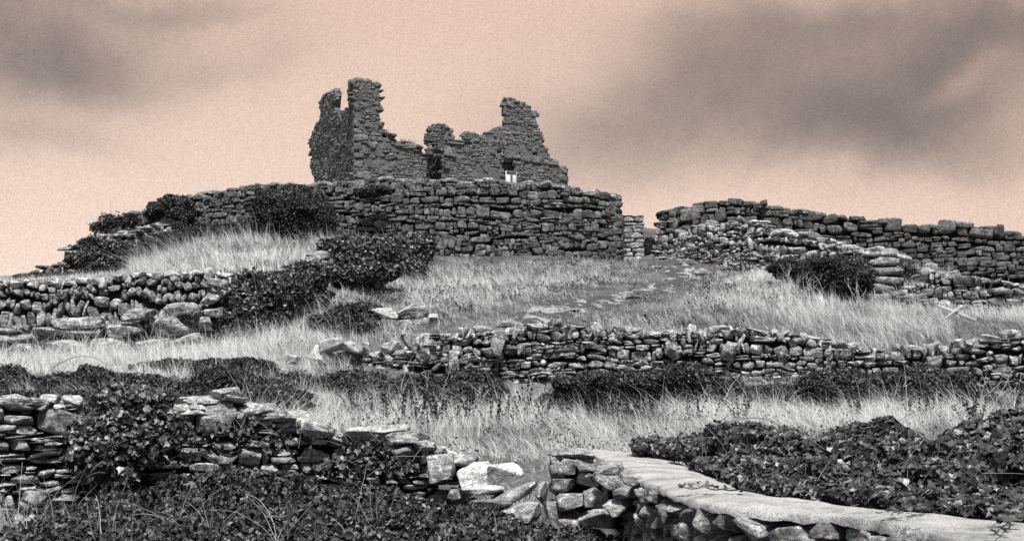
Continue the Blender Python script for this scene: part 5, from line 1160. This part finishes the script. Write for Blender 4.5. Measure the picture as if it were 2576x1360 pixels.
for (X, Y, D, h_) in [(1075, 1060, 23.5, 1.15), (1190, 1075, 22.5, .9), (1300, 1065, 23.2, .9), (1320, 1062, 23, .8), (1720, 1010, 25.6, .9), (1800, 1020, 25.3, .9), (2250, 1010, 25.4, .9), (2480, 1070, 22.4, 1.1), (2545, 1090, 21.5, 1.2), (1545, 1050, 24, .9), (760, 1030, 23, .9), (1660, 1060, 23.4, .7)]:
    weed('dry_stalk', 'thin branching pale dry stalks standing above the meadow grass', 'weeds', 'pale dry stalks in the meadow', X, Y, D, h_, 'paleweed', 4, False, .28, (.3, 1), .006)
for (X, Y, D, h_) in [(1870, 742, 36.5, 1.3), (1895, 738, 36.6, 1.2), (2000, 750, 36.2, 1.3), (2040, 748, 36.2, 1.1), (2160, 765, 35.6, 1.0)]:
    weed('dry_stalk', 'tall pale dry stalks in front of the black bramble patch', 'weeds', 'pale dry stalks by the bramble patch', X, Y, D, h_, 'paleweed', 7, False, .3, (.3, .9), .008)
for (X, Y, D, h_, lb) in [(540, 1340, 10.2, .75, 'pale bent grass tuft in the brambles at bottom centre left'), (270, 1345, 10.2, .6, 'pale bent grass tuft in the brambles at bottom left'), (725, 1350, 10.0, .7, 'arching pale grass tuft at bottom centre'), (930, 1345, 10.2, .6, 'arching pale grass tuft below the wall gap'), (470, 1330, 10.5, .7, 'thin pale grass tuft among dark leaves at left'), (1250, 1350, 10.2, .5, 'pale fine grass tuft at the foot of the gap boulders'), (60, 1330, 10.6, .5, 'pale fine grass tuft at the bottom left corner')]:
    x = P(X, Y, D)[0]; o = np.array([x, D, P(X, Y + 30, D)[2]]); root = empty('grass_tuft', o, lb, 'grass', 'pale grass tufts in the foreground brambles')
    tubes('blade', [arc_line(o + rng.normal(size=3) * .08, (rng.normal() * .35, -.1 + rng.normal() * .3, 1), h_ * rng.uniform(.5, 1.0), rng.uniform(.3, 1.5), 10, .003) for _ in range(12)], 'straw', root, o, (.3, 1), 3)
# arching bramble canes
for (X, Y, D, dx, L_, lb) in [(120, 935, 27, 1, 2.6, 'long arching bramble cane over the grass at left'), (640, 930, 28, 1, 2.6, 'long arching bramble cane above the low ruined wall'), (2180, 1110, 12.2, 1, 1.2, 'pale ivy branch bending over the middle ivy bank'), (2400, 1140, 11, -1, 1.2, 'pale ivy branch reaching left from the right ivy bank'), (1780, 1110, 13.6, 1, 1.0, 'pale curved cane over the far ivy bank')]:
    o = P(X, Y, D); ln = arc_line(o, (dx * .8, 0, .7), L_, 1.9, 14, .012 if D > 20 else .010); r = empty('bramble_cane', o, lb, 'bramble', 'arching canes'); tubes('stem', [ln], 'twig', r, o, .5, 5)
# the crossed planks
c1 = P(2408, 816, 33.0); r = empty('plank_cross', c1 - np.array([0, 0, .25]), 'two pale weathered planks nailed in a cross lying in the grass at right', 'planks')
L1 = px2m(86, 34.3); a1 = math.atan2(32, 80)
box_child('long_plank', r, 'wood', (0, 0, .56), (L1 / 2 * 1.15, .02, .04), rot_y(a1))
box_child('short_plank', r, 'wood', (-.1, -.05, .58), (px2m(54, 34.3) / 2, .02, .035), rot_y(-.65))
# tufts growing on the castle
def tuft(X, Y, pl, off, n, h_, lb, sp=.25):
    u, z = pl.uv(X, Y); o = pl.pt(u, z, off); root = empty('grass_tuft', o, lb, 'grass', 'grass tufts growing on the castle walls')
    tubes('blade', [arc_line(o + rng.normal(size=3) * np.array([sp, .12, .02]), (rng.normal() * .6, rng.normal() * .5, .9), h_ * rng.uniform(.5, 1.1), rng.uniform(.2, 1.4), 5, .011) for _ in range(n)], 'darkweed', root, o, (0, 1), 3)
for q in [(1025, 361, PF, -.5, 160, .42, 'round dark grass tuft on the low broken wall right of the tower', .16), (905, 202, PF, -.4, 120, .2, 'dark turf on the left of the tower top', .2), (925, 204, PF, -.4, 120, .22, 'dark turf on the middle of the tower top', .2), (950, 212, PF, -.3, 90, .24, 'dark tuft at the right corner of the tower top', .08), (880, 214, PL, -.3, 90, .26, 'dark tuft at the left corner of the tower top', .1),
          (825, 236, PL, -.4, 90, .2, 'dark turf on the sloping top of the narrow tower stump', .25), (802, 260, PL, -.2, 60, .2, 'dark tuft at the left edge of the narrow tower stump', .08), (968, 330, PF, -.3, 70, .2, 'dark tuft on the step below the tower', .1), (983, 338, PF, -.3, 60, .16, 'small dark tuft on the second step below the tower', .1), (926, 372, PF, .02, 70, .2, 'dark plant hanging on the tower front face', .08),
          (793, 314, PL, -.2, 50, .2, 'dark tuft on the left shoulder of the tower', .08), (1262, 322, PF, -.3, 50, .14, 'low tuft at the foot of the gable pillar', .15), (1415, 421, PF, -.3, 40, .14, 'low tuft near the right corner of the castle', .1), (855, 398, PL, .02, 60, .22, 'upper dark plant on the tower side wall', .08), (868, 372, PL, .02, 60, .22, 'dark plant near the corner on the tower side wall', .08)]:
    tuft(*q)
